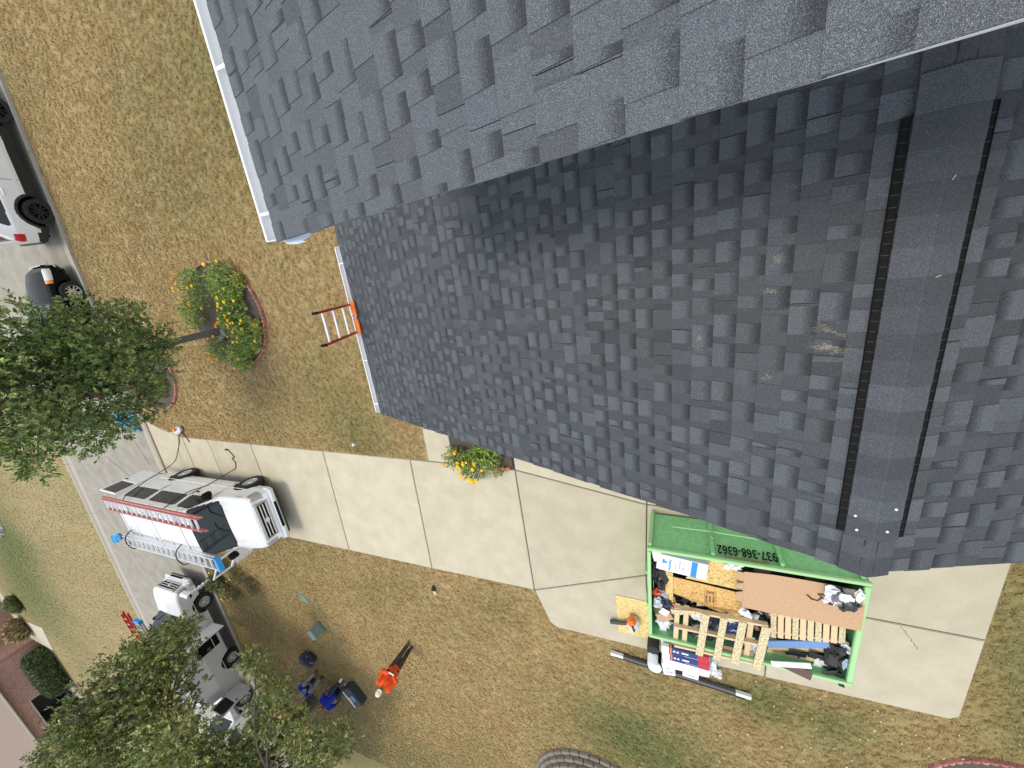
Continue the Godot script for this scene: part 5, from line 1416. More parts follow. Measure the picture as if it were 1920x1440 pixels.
	for s in [-1, 1]:
		for zz in [1.35, -1.25]:
			wheel(j, s * 0.76, 0.40, zz, 0.40, 0.28, "jeep")
			m = MB.new(); m.box(V(s * 0.74, 0.88, zz + 0.02), V(0.34, 0.06, 1.0), 0.025); m.box(V(s * 0.74, 0.80, zz + 0.5), V(0.34, 0.16, 0.06), 0.02); m.box(V(s * 0.74, 0.80, zz - 0.46), V(0.34, 0.16, 0.06), 0.02); obj("fender", m, M.paint if zz < 0 else M.cladding, j)
		m = MB.new(); m.lathe([Vector2(0.0001, 0.05), Vector2(0.07, 0.04), Vector2(0.095, 0.0)], 20, Transform3D(Basis(V(1, 0, 0), PI / 2), V(s * 0.46, 0.88, 1.97))); obj("headlight", m, M.lamp, j)
		m = MB.new(); m.box(V(s * 0.72, 0.82, 1.86), V(0.16, 0.06, 0.05), 0.01); obj("turn_signal", m, M.amber, j)
	m = MB.new(); m.box(V(0, 0.86, 1.95), V(1.18, 0.34, 0.06), 0.02); obj("grille", m, M.paint, j)
	for i in 7:
		m = MB.new(); m.box(V(-0.27 + i * 0.09, 0.87, 1.982), V(0.05, 0.24, 0.012), 0.004); obj("grille_slot", m, M.black, j)
	m = MB.new(); m.box(V(0, 0.58, 2.1), V(1.45, 0.14, 0.16), 0.03); obj("bumper", m, M.cladding, j)
	# --- white sport utility car by the kerb
	var u = thing("sport_utility_car", "white sport utility car with black wheels and cladding at kerb", "car", V(4.74, 0.02, -19.60), PI / 2 - 0.07)
	var us = {z0 = -2.3, z1 = 2.3, r = 0.14, crown = 0.03, top = [[-2.3, 0.7], [-2.27, 1.0], [-2.2, 1.2], [-1.95, 1.58], [-1.8, 1.66], [0.3, 1.70], [0.55, 1.64], [1.15, 1.12], [1.25, 1.08], [2.1, 0.96], [2.22, 0.86], [2.3, 0.6]], bottom = [[-2.3, 0.42], [-1.9, 0.3], [1.9, 0.28], [2.3, 0.4]],
		plan = [[-2.3, 0.86], [-2.15, 0.94], [-1.9, 1.0], [1.7, 1.0], [2.1, 0.93], [2.3, 0.78]], width = [[0.3, 0.88], [0.5, 0.93], [0.62, 0.945], [0.95, 0.93], [1.05, 0.92], [1.66, 0.70]], wheels = [[1.42, 0.37, 0.44], [-1.38, 0.37, 0.44]]}
	var uc = func(c, rg):
		if rg != "side" and c.z > 0.5 and c.z < 1.18 and abs(c.x) < 0.72: return "windshield"
		if rg != "side" and c.z < -1.93 and c.z > -2.22 and abs(c.x) < 0.62: return "rear_glass"
		if rg != "top" and c.z < -2.03 and c.y > 0.90 and c.y < 1.13 and abs(c.x) > 0.60: return "tail_light"
		if rg == "side":
			if in_win(c, -0.45, 0.95, 1.08, 1.56, 0, -0.8) : return "side_window"
			if in_win(c, -1.85, -0.55, 1.10, 1.54, 0.5, 0): return "side_window"
			for w in [1.42, -1.38]:
				if Vector2(c.z - w, c.y - 0.37).length() < 0.53: return "cladding"
			if c.y < 0.52: return "cladding"
			if c.z < -2.0 and c.y < 0.62: return "cladding"
		return "body"
	add_shell(u, loft(us, uc), {body = M.paint, windshield = M.glass, rear_glass = M.tint_glass, side_window = M.tint_glass, cladding = M.cladding, tail_light = M.red_lamp, wheel_well = M.black, underbody = M.black})
	for s in [-1, 1]:
		for zz in [1.42, -1.38]: wheel(u, s * 0.83, 0.365, zz, 0.365, 0.24, "black")
		m = MB.new(); m.box(V(s * 0.944, 0.98, -0.85), V(0.025, 0.035, 0.2), 0.008); m.box(V(s * 0.944, 0.98, 0.25), V(0.025, 0.035, 0.2), 0.008); obj("door_handle", m, M.paint, u)
		for zz in [-0.5, 0.75]:
			m = MB.new(); m.box(V(s * 0.937, 0.80, zz), V(0.012, 0.5, 0.01), 0); obj("door_seam", m, M.cladding, u)
	m = MB.new(); m.box(V(0, 0.52, -2.27), V(1.5, 0.22, 0.12), 0.05); obj("rear_bumper", m, M.cladding, u)
	mirror(u, -1.02, 1.12, 0.9); mirror(u, 1.02, 1.12, 0.9)
	# --- black sedan
	var k = thing("sedan", "black sedan with silver wheels half hidden by the tree", "car", V(-0.62, 0.02, -19.97), PI / 2 + 0.02)
	sedan(k, M.black_paint, "silver")
	# --- dark car in front of the brick house garage
	var f = thing("sedan", "dark car with chrome grille before the brick house garage", "car", V(-37.4, 0.02, -55.6), -0.1)
	sedan(f, M.black_paint, "silver")

func sedan(t, paint, style):
	var ss = {z0 = -2.35, z1 = 2.35, r = 0.13, crown = 0.035, top = [[-2.35, 0.62], [-2.3, 0.9], [-2.2, 1.0], [-1.6, 1.05], [-0.95, 1.38], [-0.6, 1.45], [0.1, 1.46], [0.3, 1.42], [1.05, 0.98], [1.15, 0.94], [1.9, 0.82], [2.15, 0.76], [2.28, 0.66], [2.35, 0.5]], bottom = [[-2.35, 0.4], [-1.9, 0.24], [1.9, 0.22], [2.35, 0.3]],
		plan = [[-2.35, 0.80], [-2.15, 0.92], [-1.8, 1.0], [1.4, 1.0], [1.9, 0.95], [2.15, 0.84], [2.3, 0.66], [2.35, 0.58]], width = [[0.22, 0.86], [0.45, 0.92], [0.7, 0.92], [0.92, 0.88], [1.45, 0.62]], wheels = [[1.40, 0.335, 0.40], [-1.42, 0.335, 0.40]]}
	var sc = func(c, rg):
		if rg != "side" and c.z > 0.3 and c.z < 1.08 and abs(c.x) < 0.74: return "windshield"
		if rg != "side" and c.z < -0.95 and c.z > -1.6 and abs(c.x) < 0.68: return "rear_glass"
		if rg != "top" and c.z > 1.72 and c.z < 2.22 and c.y > 0.56 + (2.22 - c.z) * 0.28 and abs(c.x) > 0.42: return "turn_signal" if c.z < 1.84 else "headlight"
		if rg == "side" and c.y > 0.93 and (in_win(c, -0.05, 0.85, 0.94, 1.32, 0, -1.3) or in_win(c, -1.3, -0.12, 0.94, 1.32, 0.9, 0)): return "side_window"
		return "body"
	add_shell(t, loft(ss, sc), {body = paint, windshield = M.glass, rear_glass = M.tint_glass, side_window = M.tint_glass, headlight = M.head_lens, turn_signal = M.amber, wheel_well = M.black, underbody = M.black})
	for s in [-1, 1]:
		for zz in [1.40, -1.42]: wheel(t, s * 0.83, 0.335, zz, 0.335, 0.23, style)
		var m = MB.new(); m.box(V(s * 0.60, 0.38, 2.30), V(0.16, 0.06, 0.05), 0.015, Basis(V(0, 1, 0), s * 0.4)); obj("fog_light", m, M.lamp, t)
		m = MB.new(); m.box(V(s * 0.96, 1.0, 0.72), V(0.17, 0.12, 0.1), 0.04); obj("mirror", m, paint, t)
		m = MB.new(); m.box(V(s * 0.5, 0.80, -2.33), V(0.4, 0.12, 0.06), 0.02); obj("tail_light", m, M.red_lamp, t)
	var g = MB.new(); g.box(V(0, 0.55, 2.35), V(0.8, 0.2, 0.04), 0.01); obj("grille", g, M.black, t)
	g = MB.new(); g.box(V(0, 0.65, 2.355), V(0.85, 0.025, 0.04), 0.008); obj("grille_trim", g, M.chrome, t)

# ---------------------------------------------------------------- beds, plants, trees
const CROWN_SMALL := [[-0.88, 1.71, -12.50, 0.55], [-0.25, 2.14, -12.30, 0.55], [0.00, 2.65, -12.80, 0.54], [-0.18, 3.58, -12.80, 0.69], [-0.77, 3.18, -12.60, 0.85], [-1.40, 2.37, -12.20, 0.76], [-1.25, 4.02, -12.60, 0.79], [-1.87, 3.36, -12.40, 0.84], [-2.26, 2.38, -12.60, 0.5], [-2.21, 4.35, -12.60, 0.66], [-2.59, 3.59, -12.70, 0.6], [-0.75, 4.06, -13.20, 0.68], [-0.79, 4.71, -12.60, 0.93], [-2.94, 4.46, -12.80, 0.38], [-2.14, 5.00, -12.80, 0.64], [-2.60, 2.96, -12.80, 0.42], [-0.87, 2.87, -11.80, 0.7], [-1.89, 4.18, -11.80, 0.64], [-1.08, 3.37, -13.40, 0.75], [-1.46, 5.26, -12.90, 0.91], [-0.15, 4.74, -12.60, 0.70]]
const CROWN_LARGE := [[-12.35, 2.95, -17.35, 1.1], [-11.45, 2.3, -16.6, 0.4], [-12.85, 3.60, -18.30, 1.31], [-12.07, 2.20, -13.34, 0.52], [-11.5, 2.60, -16.9, 0.6], [-13.51, 4.60, -18.69, 1.49], [-13.48, 3.80, -16.94, 1.43], [-15.96, 5.60, -21.95, 0.95], [-15.06, 5.00, -18.30, 1.62], [-13.61, 4.40, -14.89, 1.14], [-14.87, 3.90, -14.36, 0.91], [-12.95, 2.20, -12.66, 0.55], [-14.08, 2.60, -13.20, 0.75], [-14.85, 2.40, -12.16, 0.86], [-15.23, 1.90, -10.80, 0.64], [-15.28, 3.00, -13.79, 0.86], [-15.93, 2.40, -11.55, 0.87], [-13.44, 5.20, -18.57, 1.00], [-16.74, 3.50, -14.99, 1.09], [-11.76, 3.20, -17.98, 0.63], [-17.00, 2.90, -13.58, 0.99], [-15.19, 4.60, -14.96, 1.60], [-16.69, 5.80, -20.41, 1.79], [-17.84, 5.40, -18.52, 1.99], [-16.93, 4.20, -13.73, 1.65], [-18.2, 4.6, -15.6, 1.7], [-17.0, 5.4, -16.8, 1.5], [-19.5, 4.2, -14.2, 1.5], [-16.6, 6.2, -14.6, 1.5], [-19.8, 5.4, -17.0, 1.6], [-18.4, 7.2, -15.5, 1.7], [-17.2, 3.9, -13.0, 1.2], [-21.0, 4.4, -16.0, 1.4]]
var BEDS = [ring_poly(-0.55, -12.05, 1.48, 1.55), ring_poly(-2.1, -17.4, 1.5, 1.5), ring_poly(-16.6, -2.2, 2.1, 2.1), ring_poly(-11.3, 5.9, 1.2, 1.2)]

func ring_poly(cx, cz, rx, rz, n = 28):
	var p := PackedVector2Array()
	for i in n: p.append(Vector2(cx + cos(TAU * i / n) * rx, cz + sin(TAU * i / n) * rz))
	return p

func leaf(mb, p, dir, side, ln, w):
	var n = dir.cross(side)
	var m1 = p + dir * ln * 0.45 + side * w + n * w * 0.35
	var m2 = p + dir * ln * 0.45 - side * w + n * w * 0.35
	var tip = p + dir * ln - n * ln * 0.08
	mb.tri(p, m1, tip); mb.tri(p, tip, m2)

func crown_mesh(blobs, seed_, dens, ln, pal, upward):
	var r := RandomNumberGenerator.new(); r.seed = seed_
	var mb = MB.new()
	for b in blobs:
		var c = V(b[0], b[1], b[2]); var rad = b[3]
		var twigs = int(dens * rad * rad)
		var ct = r.randf_range(0.8, 1.25)
		for t in twigs:
			# twigs crowd towards the outside of each clump
			var d = V(r.randfn(), r.randfn(), r.randfn()).normalized()
			var k = pow(r.randf(), 0.45) * r.randf_range(0.75, 1.18)
			var p = c + d * rad * k * V(1, 0.85, 1)
			var gd = (d + V(0, upward, 0) + V(r.randfn(), r.randfn(), r.randfn()) * 0.45).normalized()
			var col = pal[r.randi() % pal.size()]
			col = col * (ct * r.randf_range(0.75, 1.3))
			for q in 6:
				var ax = gd.cross(V(r.randfn(), r.randfn(), r.randfn())).normalized()
				var ld = (gd * 0.8 + ax * r.randf_range(0.4, 1.0)).normalized()
				var sd = ld.cross(V(r.randfn(), r.randfn() + 0.8, r.randfn())).normalized()
				mb.col = col * r.randf_range(0.85, 1.2)
				var l2 = ln * r.randf_range(0.7, 1.25)
				leaf(mb, p + gd * (q * ln * 0.24), ld, sd, l2, l2 * 0.27)
	return mb

func build_trees():
	var t1 = thing("small_tree", "round dark green tree with slim grey trunk in flower bed", "tree", Vector3.ZERO)
	var m = MB.new()
	m.tube(curve([V(-0.99, -0.05, -12.58), V(-0.97, 0.5, -12.58), V(-1.0, 1.3, -12.57), V(-1.05, 2.4, -12.55), V(-1.1, 3.6, -12.6), V(-1.15, 4.8, -12.7)]), range_rad(26, [0.13, 0.10, 0.09, 0.075, 0.05, 0.02]), 10)
	for b in CROWN_SMALL:
		var c = V(b[0], b[1], b[2]); var y = clamp(b[1] - 0.9, 1.2, 4.2)
		var s = V(-1.03 - 0.03 * y, y, -12.58)
		m.tube(curve([s, s.lerp(c, 0.5) + V(0, 0.12, 0), c], 4), [0.035, 0.033, 0.03, 0.027, 0.024, 0.02, 0.016, 0.012, 0.008], 6)
	obj("trunk", m, M.bark, t1)
	var pal = [Color(0.137, 0.201, 0.052), Color(0.189, 0.256, 0.069), Color(0.098, 0.159, 0.041), Color(0.273, 0.323, 0.103), Color(0.137, 0.195, 0.063)]
	var cr = obj("crown", crown_mesh(CROWN_SMALL, 51, 620, 0.09, pal, 0.1), M.leaf, t1)
	var t2 = thing("large_tree", "large spreading olive green tree over the street van and workers", "tree", Vector3.ZERO)
	m = MB.new()
	m.tube(curve([V(-18.15, -0.1, -15.4), V(-18.14, 0.35, -15.4), V(-18.15, 1.2, -15.42), V(-18.18, 2.6, -15.4), V(-18.1, 4.5, -15.5), V(-18.3, 6.6, -15.6)]), range_rad(26, [0.36, 0.29, 0.26, 0.22, 0.15, 0.05]), 12)
	# main limbs to a few hubs, then branches from the nearest hub to each clump
	var hubs = [[-14.6, 3.9, -16.6, 2.6], [-16.2, 5.0, -18.0, 3.3], [-15.6, 3.3, -12.9, 2.0], [-17.3, 5.6, -16.2, 3.9], [-19.6, 4.0, -14.6, 2.8], [-16.4, 4.4, -14.4, 3.0]]
	for hb in hubs:
		var s0 = V(-18.16, hb[3], -15.42); var c = V(hb[0], hb[1], hb[2])
		m.tube(curve([s0, s0.lerp(c, 0.3) + V(0.1, 0.35, 0.1), s0.lerp(c, 0.65) + V(-0.1, 0.3, 0.15), c], 4), [0.12, 0.115, 0.11, 0.105, 0.10, 0.095, 0.09, 0.082, 0.075, 0.07, 0.062, 0.055, 0.05], 8)
	for b in CROWN_LARGE:
		var c = V(b[0], b[1], b[2]); var best = V(-18.16, 4.2, -15.45); var bd = (c - best).length()
		for hb in hubs:
			var q = V(hb[0], hb[1], hb[2])
			if (c - q).length() < bd: bd = (c - q).length(); best = q
		if bd < 0.3: continue
		m.tube(curve([best, best.lerp(c, 0.4) + V(rf(-0.2, 0.2), bd * 0.08, rf(-0.2, 0.2)), c], 4), [0.045, 0.042, 0.038, 0.034, 0.03, 0.026, 0.02, 0.014, 0.008], 6)
	obj("trunk", m, M.bark_dark, t2)
	pal = [Color(0.152, 0.186, 0.054), Color(0.198, 0.230, 0.067), Color(0.112, 0.147, 0.046), Color(0.290, 0.301, 0.096), Color(0.165, 0.192, 0.066)]
	obj("crown", crown_mesh(CROWN_LARGE, 52, 360, 0.125, pal, 0.35), M.leaf, t2)

func range_rad(n, tab):
	var out = []
	for i in n:
		var q = float(i) / (n - 1) * (tab.size() - 1)
		var k = min(int(q), tab.size() - 2)
		out.append(lerp(tab[k], tab[k + 1], q - k))
	return out

func plant(label, at, rad, h, dens, pal, fl_n, fl_cols, group, leafy = 0.07, called = "flowering_plant"):
	var t = thing(called, label, "plant", at, 0.0, group)
	var m = MB.new()
	for i in int(dens * rad * rad):
		var a = rf(0, TAU); var d = sqrt(rng.randf())
		var hh = h * (1.0 - 0.55 * d * d) * rf(0.6, 1.1)
		var b = V(cos(a) * d * rad * 0.75, 0.0, sin(a) * d * rad * 0.75)
		var p = V(cos(a) * d * rad, hh, sin(a) * d * rad)
		m.col = pal[rng.randi() % pal.size()] * rf(0.7, 1.3)
		var stem = (p - b).normalized()
		var sd = stem.cross(V(rf(-1, 1), rf(-0.3, 0.3), rf(-1, 1))).normalized()
		m.tri(b - sd * 0.004, b + sd * 0.004, p)
		for q in 5:
			var dirn = (stem * 0.5 + V(rf(-1, 1), rf(-0.4, 0.5), rf(-1, 1))).normalized()
			leaf(m, b.lerp(p, rf(0.3, 1.0)), dirn, dirn.cross(V(rf(-1, 1), 1, rf(-1, 1))).normalized(), leafy * rf(0.7, 1.4), leafy * 0.2)
	obj("foliage", m, M.leaf, t)
	for i in fl_n:
		var a = rf(0, TAU); var d = sqrt(rng.randf()) * 1.02
		var hh = h * (1.0 - 0.5 * d * d) + 0.05
		var fm = MB.new()
		fm.col = fl_cols[rng.randi() % fl_cols.size()] * rf(0.85, 1.1)
		var p = V(cos(a) * d * rad, hh, sin(a) * d * rad)
		var r0 = rf(0.032, 0.054)
		fm.lathe([Vector2(0.0001, r0 * 0.75), Vector2(r0 * 0.6, r0 * 0.62), Vector2(r0, r0 * 0.2), Vector2(r0 * 0.8, 0.0), Vector2(0.006, -0.02)], 9, Transform3D(Basis(V(1, 0, 0), rf(-0.4, 0.4)), p))
		fm.col = Color(0.06, 0.10, 0.03)
		fm.tube([p - V(0, 0.02, 0), p * V(0.8, 0.4, 0.8)], 0.004, 4, false)
		obj("flower", fm, M.vcol, t)
	return t

func brick_edging(t, cx, cz, rx, rz, a0, a1, step, y0 = 0.0):
	var n = int(abs(a1 - a0) * (rx + rz) * 0.5 / step)
	var reds = [Color(0.42, 0.18, 0.15), Color(0.36, 0.15, 0.125), Color(0.46, 0.22, 0.19), Color(0.32, 0.13, 0.11)]
	for i in n:
		var a = lerp(a0, a1, (i + 0.5) / n)
		var m = MB.new(); m.col = reds[rng.randi() % 4] * rf(0.9, 1.1)
		# scalloped stone: rounded top
		var pr = []
		for k in 7: pr.append(Vector2(cos(PI * k / 6.0) * step * 0.48, 0.05 + sin(PI * k / 6.0) * 0.045))
		pr.append(Vector2(-step * 0.48, -0.03)); pr.append(Vector2(step * 0.48, -0.03))
		var ang = -a + PI / 2 + rf(-0.05, 0.05)
		var bs = Basis(V(0, 1, 0), ang)
		var tr = Transform3D(Basis(bs.x, bs.z, bs.y), V(cx + cos(a) * rx, y0 + rf(-0.008, 0.008), cz + sin(a) * rz))
		m.prism(pr, -0.024, 0.024, tr)
		obj("edging_brick", m, M.brick_red, t)

func build_beds():
	var lush = [Color(0.204, 0.299, 0.050), Color(0.264, 0.368, 0.066), Color(0.144, 0.241, 0.050), Color(0.336, 0.402, 0.099)]
	var yellow = [Color(0.75, 0.48, 0.01), Color(0.80, 0.60, 0.03)]; var orange = [Color(0.78, 0.30, 0.01), Color(0.72, 0.38, 0.01)]
	var beds = [["flower_bed", "oval flower bed with red scalloped brick edging round small tree", -0.55, -12.05, 1.48, 1.55, -PI * 0.30, PI * 0.95, 0.115], ["flower_bed", "shaded flower bed with red brick edging beside the road", -2.1, -17.4, 1.5, 1.5, PI * 0.35, PI * 1.15, 0.125], ["flower_bed", "flower bed with dark red scalloped edging near the lawn's corner", -11.3, 5.9, 1.2, 1.2, -PI * 0.9, PI * 0.3, 0.125]]
	for b in beds:
		var t = thing(b[0], b[1], "flower bed", Vector3.ZERO, 0.0, "edged flower beds")
		var m = MB.new(); m.prism(ring_poly(b[2], b[3], b[4], b[5]), -0.03, 0.03)
		obj("soil", m, M.soil, t)
		brick_edging(t, b[2], b[3], b[4] + 0.02, b[5] + 0.02, b[6], b[7], b[8])
	var g = "plants in the tree's flower bed"
	plant("tall flowering clump with orange blooms at bed's street corner", V(0.35, 0.02, -12.55), 0.62, 0.7, 480, lush, 12, orange, g)
	plant("bright green clump between orange blooms and brick edging", V(0.30, 0.02, -11.4), 0.7, 0.5, 800, lush, 2, yellow, g)
	plant("clump dotted with bright yellow blooms in bed's middle", V(-0.42, 0.02, -11.4), 0.62, 0.5, 700, lush, 22, yellow, g)
	plant("loose leafy clump without blooms on bed's street side", V(-0.35, 0.02, -13.25), 0.55, 0.55, 520, lush, 0, yellow, g)
	plant("clump with orange blooms in front of small tree trunk", V(-0.72, 0.02, -11.75), 0.42, 0.45, 600, lush, 9, orange, g)
	plant("dense green clump with few orange blooms by edging curve", V(-1.1, 0.02, -11.2), 0.62, 0.5, 900, lush, 6, orange, g)
	plant("dense green clump at the bed's driveway end", V(-1.70, 0.02, -11.75), 0.52, 0.5, 900, lush, 4, orange, g)
	plant("sparse clump with yellow blooms beside stone and trunk", V(-1.45, 0.02, -12.65), 0.5, 0.5, 420, lush, 8, orange, g)
	for q in [[V(0.35, 0.03, -10.85), "small yellow variegated plant near the upper brick edging"], [V(-0.92, 0.03, -10.72), "small yellow variegated plant near middle of brick edging"]]:
		plant(q[1], q[0], 0.2, 0.22, 2200, [Color(0.45, 0.42, 0.10), Color(0.35, 0.36, 0.08), Color(0.2, 0.26, 0.05)], 0, yellow, g, 0.09, "variegated_plant")
	var m = MB.new(); m.box(V(-1.08, 0.06, -12.54), V(0.24, 0.07, 0.40), 0.02, Basis(V(0, 1, 0), 0.4))
	single("flat_stone", m, M.concrete_fine, "flat pale stone lying against the small tree's trunk", "stone")
	# bed at the house corner beside the driveway
	var hb = thing("corner_bed", "narrow soil bed with red bricks beside walkway under roof edge", "flower bed")
	m = MB.new(); m.prism([Vector2(-2.1, -5.15), Vector2(-4.70, -5.15), Vector2(-4.70, -3.56), Vector2(-2.1, -3.56)], -0.02, 0.05); obj("soil", m, M.soil, hb)
	for i in 9:
		m = MB.new(); m.col = Color(0.36, 0.14, 0.11) * rf(0.8, 1.2)
		m.box(V(-4.73 + rf(-0.01, 0.01), 0.075, -5.05 + i * 0.17), V(0.09, 0.09, 0.155), 0.012, Basis(V(0, 1, 0), rf(-0.1, 0.1))); obj("edging_brick", m, M.brick_red, hb)
	g = "plants at the house corner"
	plant("marigold clump with orange blooms at the walkway's bed", V(-4.45, 0.05, -5.0), 0.32, 0.5, 900, lush, 5, orange, g)
	plant("large marigold clump crowded with golden blooms over driveway edge", V(-4.62, 0.05, -4.52), 0.40, 0.55, 1100, lush, 26, [Color(0.80, 0.42, 0.01), Color(0.8, 0.5, 0.02)], g)
	plant("dark green leafy plant close under the roof edge", V(-4.3, 0.05, -4.15), 0.38, 0.5, 900, lush, 1, orange, g, 0.11)
	plant("dry yellowing plant at the bed's end by the driveway", V(-4.66, 0.05, -3.95), 0.24, 0.4, 900, [Color(0.4, 0.36, 0.14), Color(0.3, 0.3, 0.1)], 0, orange, g)
	# scrubby bed by the mailbox
	g = "plants by the mailbox"
	var dry = [Color(0.12, 0.13, 0.045), Color(0.17, 0.14, 0.06), Color(0.10, 0.12, 0.035), Color(0.22, 0.16, 0.08)]
	plant("scrubby plant with yellow blooms beside the van's open door", V(-12.25, 0.0, -17.95), 0.5, 0.55, 700, dry, 9, yellow, g)
	plant("grassy green plant at foot of the white mailbox post", V(-12.0, 0.0, -18.75), 0.5, 0.6, 800, [Color(0.12, 0.17, 0.04), Color(0.16, 0.17, 0.06)], 0, yellow, g, 0.12)
	plant("dry brown plant under the van's open front door", V(-11.2, 0.0, -17.1), 0.55, 0.45, 600, dry, 2, yellow, g)
	plant("low brown plant between van door and lawn", V(-11.6, 0.0, -16.35), 0.5, 0.35, 520, dry, 0, yellow, g)
	plant("olive coloured plant behind the van's open door", V(-10.7, 0.0, -17.9), 0.5, 0.6, 700, dry, 1, yellow, g)
	plant("leafy plant under tree in the roadside bed", V(-2.6, 0.02, -16.9), 0.5, 0.45, 700, lush, 3, yellow, "roadside bed plants")
	# mailbox on a white post
	var mb = thing("mailbox", "white mailbox on ornate white post in front of street van", "mailbox", V(-11.85, 0, -19.1), 0.0)
	m = MB.new(); m.box(V(0, 0.55, 0), V(0.10, 1.1, 0.10), 0.01); obj("post", m, M.white_metal, mb)
	for i in 5:
		m = MB.new(); m.box(V(0, 0.2 + i * 0.16, 0), V(0.15, 0.04, 0.15), 0.01); obj("moulding", m, M.white_metal, mb)
	m = MB.new(); m.box(V(0, 1.0, -0.12), V(0.08, 0.08, 0.42), 0.01); obj("arm", m, M.white_metal, mb)
	m = MB.new(); m.tube([V(0, 1.17, 0.14), V(0, 1.17, -0.40)], 0.10, 16); m.box(V(0, 1.11, -0.13), V(0.2, 0.12, 0.54), 0.01); obj("box", m, M.white_metal, mb)
	# low ring of grey blocks at the lower edge
	var rw = thing("block_ring", "low curved wall of weathered grey blocks on lawn", "planter wall")
	var greys = [tri_mat(noise_tex(0.06, s3(0.13, 0.115, 0.095), s3(0.27, 0.24, 0.20), 41, 256, 5), 0.4), tri_mat(noise_tex(0.06, s3(0.16, 0.14, 0.115), s3(0.30, 0.27, 0.225), 42, 256, 5), 0.4)]
	for course in 3:
		var rr = 2.0 - course * 0.10
		var nn = int(TAU * rr / 0.30)
		for i in nn:
			var a = TAU * (i + 0.5 * (course % 2)) / nn
			m = MB.new(); m.box(V(-16.6 + cos(a) * rr, 0.065 + course * 0.13, -2.2 + sin(a) * rr), V(0.20, 0.122, TAU * rr / nn - 0.012), 0.02, Basis(V(0, 1, 0), -a))
			if sin(a) > -0.9 or cos(a) > -0.2: obj("block", m, greys[rng.randi() % 2], rw)
	m = MB.new(); m.prism(ring_poly(-16.6, -2.2, 1.66, 1.66), 0.0, 0.30); obj("soil", m, M.soil, rw)

# ---------------------------------------------------------------- grass
func build_grass():
	var tuft = MB.new()
	var r := RandomNumberGenerator.new(); r.seed = 8
	for i in 7:
		var a = r.randf() * TAU; var b = V(cos(a) * 0.03, 0, sin(a) * 0.03) * r.randf()
		var tip = b + V(cos(a) * r.randf_range(0.02, 0.07), r.randf_range(0.03, 0.065), sin(a) * r.randf_range(0.02, 0.07))
		var sd = V(-sin(a), 0, cos(a)) * 0.0065
		tuft.col = Color(1, 1, 1) * r.randf_range(0.75, 1.25)
		var mid = b.lerp(tip, 0.55) + V(0, 0.012, 0)
		tuft.quad(b - sd, b + sd, mid + sd * 0.8, mid - sd * 0.8); tuft.tri(mid - sd * 0.8, mid + sd * 0.8, tip)
	var mesh = tuft.done()
	var spots = []
	var cols = []
	# denser where the photograph looks from closer by
	for reg in [[-21.0, 12.0, -20.5, 8.5, 330000], [-45.0, 2.0, -57.0, -27.3, 110000]]:
		for i in reg[4]:
			var x = r.randf_range(reg[0], reg[1]); var z = r.randf_range(reg[2], reg[3])
			if not is_lawn(x, z): continue
			if z > -28.0 and (z > 9 or x > 8.5): continue
			var s = r.randf_range(0.45, 1.0) * (1.0 if z > -25 else 0.9)
			spots.append(Transform3D(Basis(V(0, 1, 0), r.randf() * TAU).scaled(V(s, s * r.randf_range(0.6, 1.2), s)), V(x, -0.004, z)))
			var c = lawn_color(x, z) * r.randf_range(0.85, 1.3)
			if r.randf() < 0.12: c = c.lerp(Color(0.55, 0.45, 0.26), 0.6)
			cols.append(c)
	var mm := MultiMesh.new()
	mm.transform_format = MultiMesh.TRANSFORM_3D; mm.use_colors = true; mm.mesh = mesh
	mm.instance_count = spots.size()
	for i in spots.size():
		mm.set_instance_transform(i, spots[i]); mm.set_instance_color(i, cols[i])
	var o := MultiMeshInstance3D.new(); o.multimesh = mm; o.material_override = M.grass
	o.name = "dry_grass"; add_child(o)
	o.set_meta("kind", "stuff"); o.set_meta("label", "short dry straw coloured grass over the lawns"); o.set_meta("category", "grass")
	# pale petals and leaf bits scattered by the corner bed and over the lawn
	var pt = MB.new()
	for i in 300:
		var x = -11.2 + r.randfn() * 1.6; var z = 4.3 + r.randfn() * 1.9
		if i > 240: x = r.randf_range(-18, 6); z = r.randf_range(-17, 6)
		if not is_lawn(x, z): continue
		pt.col = Color(0.60, 0.52, 0.34) * r.randf_range(0.6, 1.1)
		var a = r.randf() * TAU; var d = V(cos(a), 0, sin(a)) * r.randf_range(0.012, 0.04); var e = V(-sin(a), 0.2, cos(a)) * r.randf_range(0.008, 0.02)
		var p = V(x, 0.06, z)
		pt.tri(p - d, p + e, p + d); pt.tri(p - d, p + d, p - e)
	var po = single("fallen_petals", pt, M.vcol, "pale fallen petals and leaf bits scattered on the lawn", "petals")
	po.set_meta("kind", "stuff")

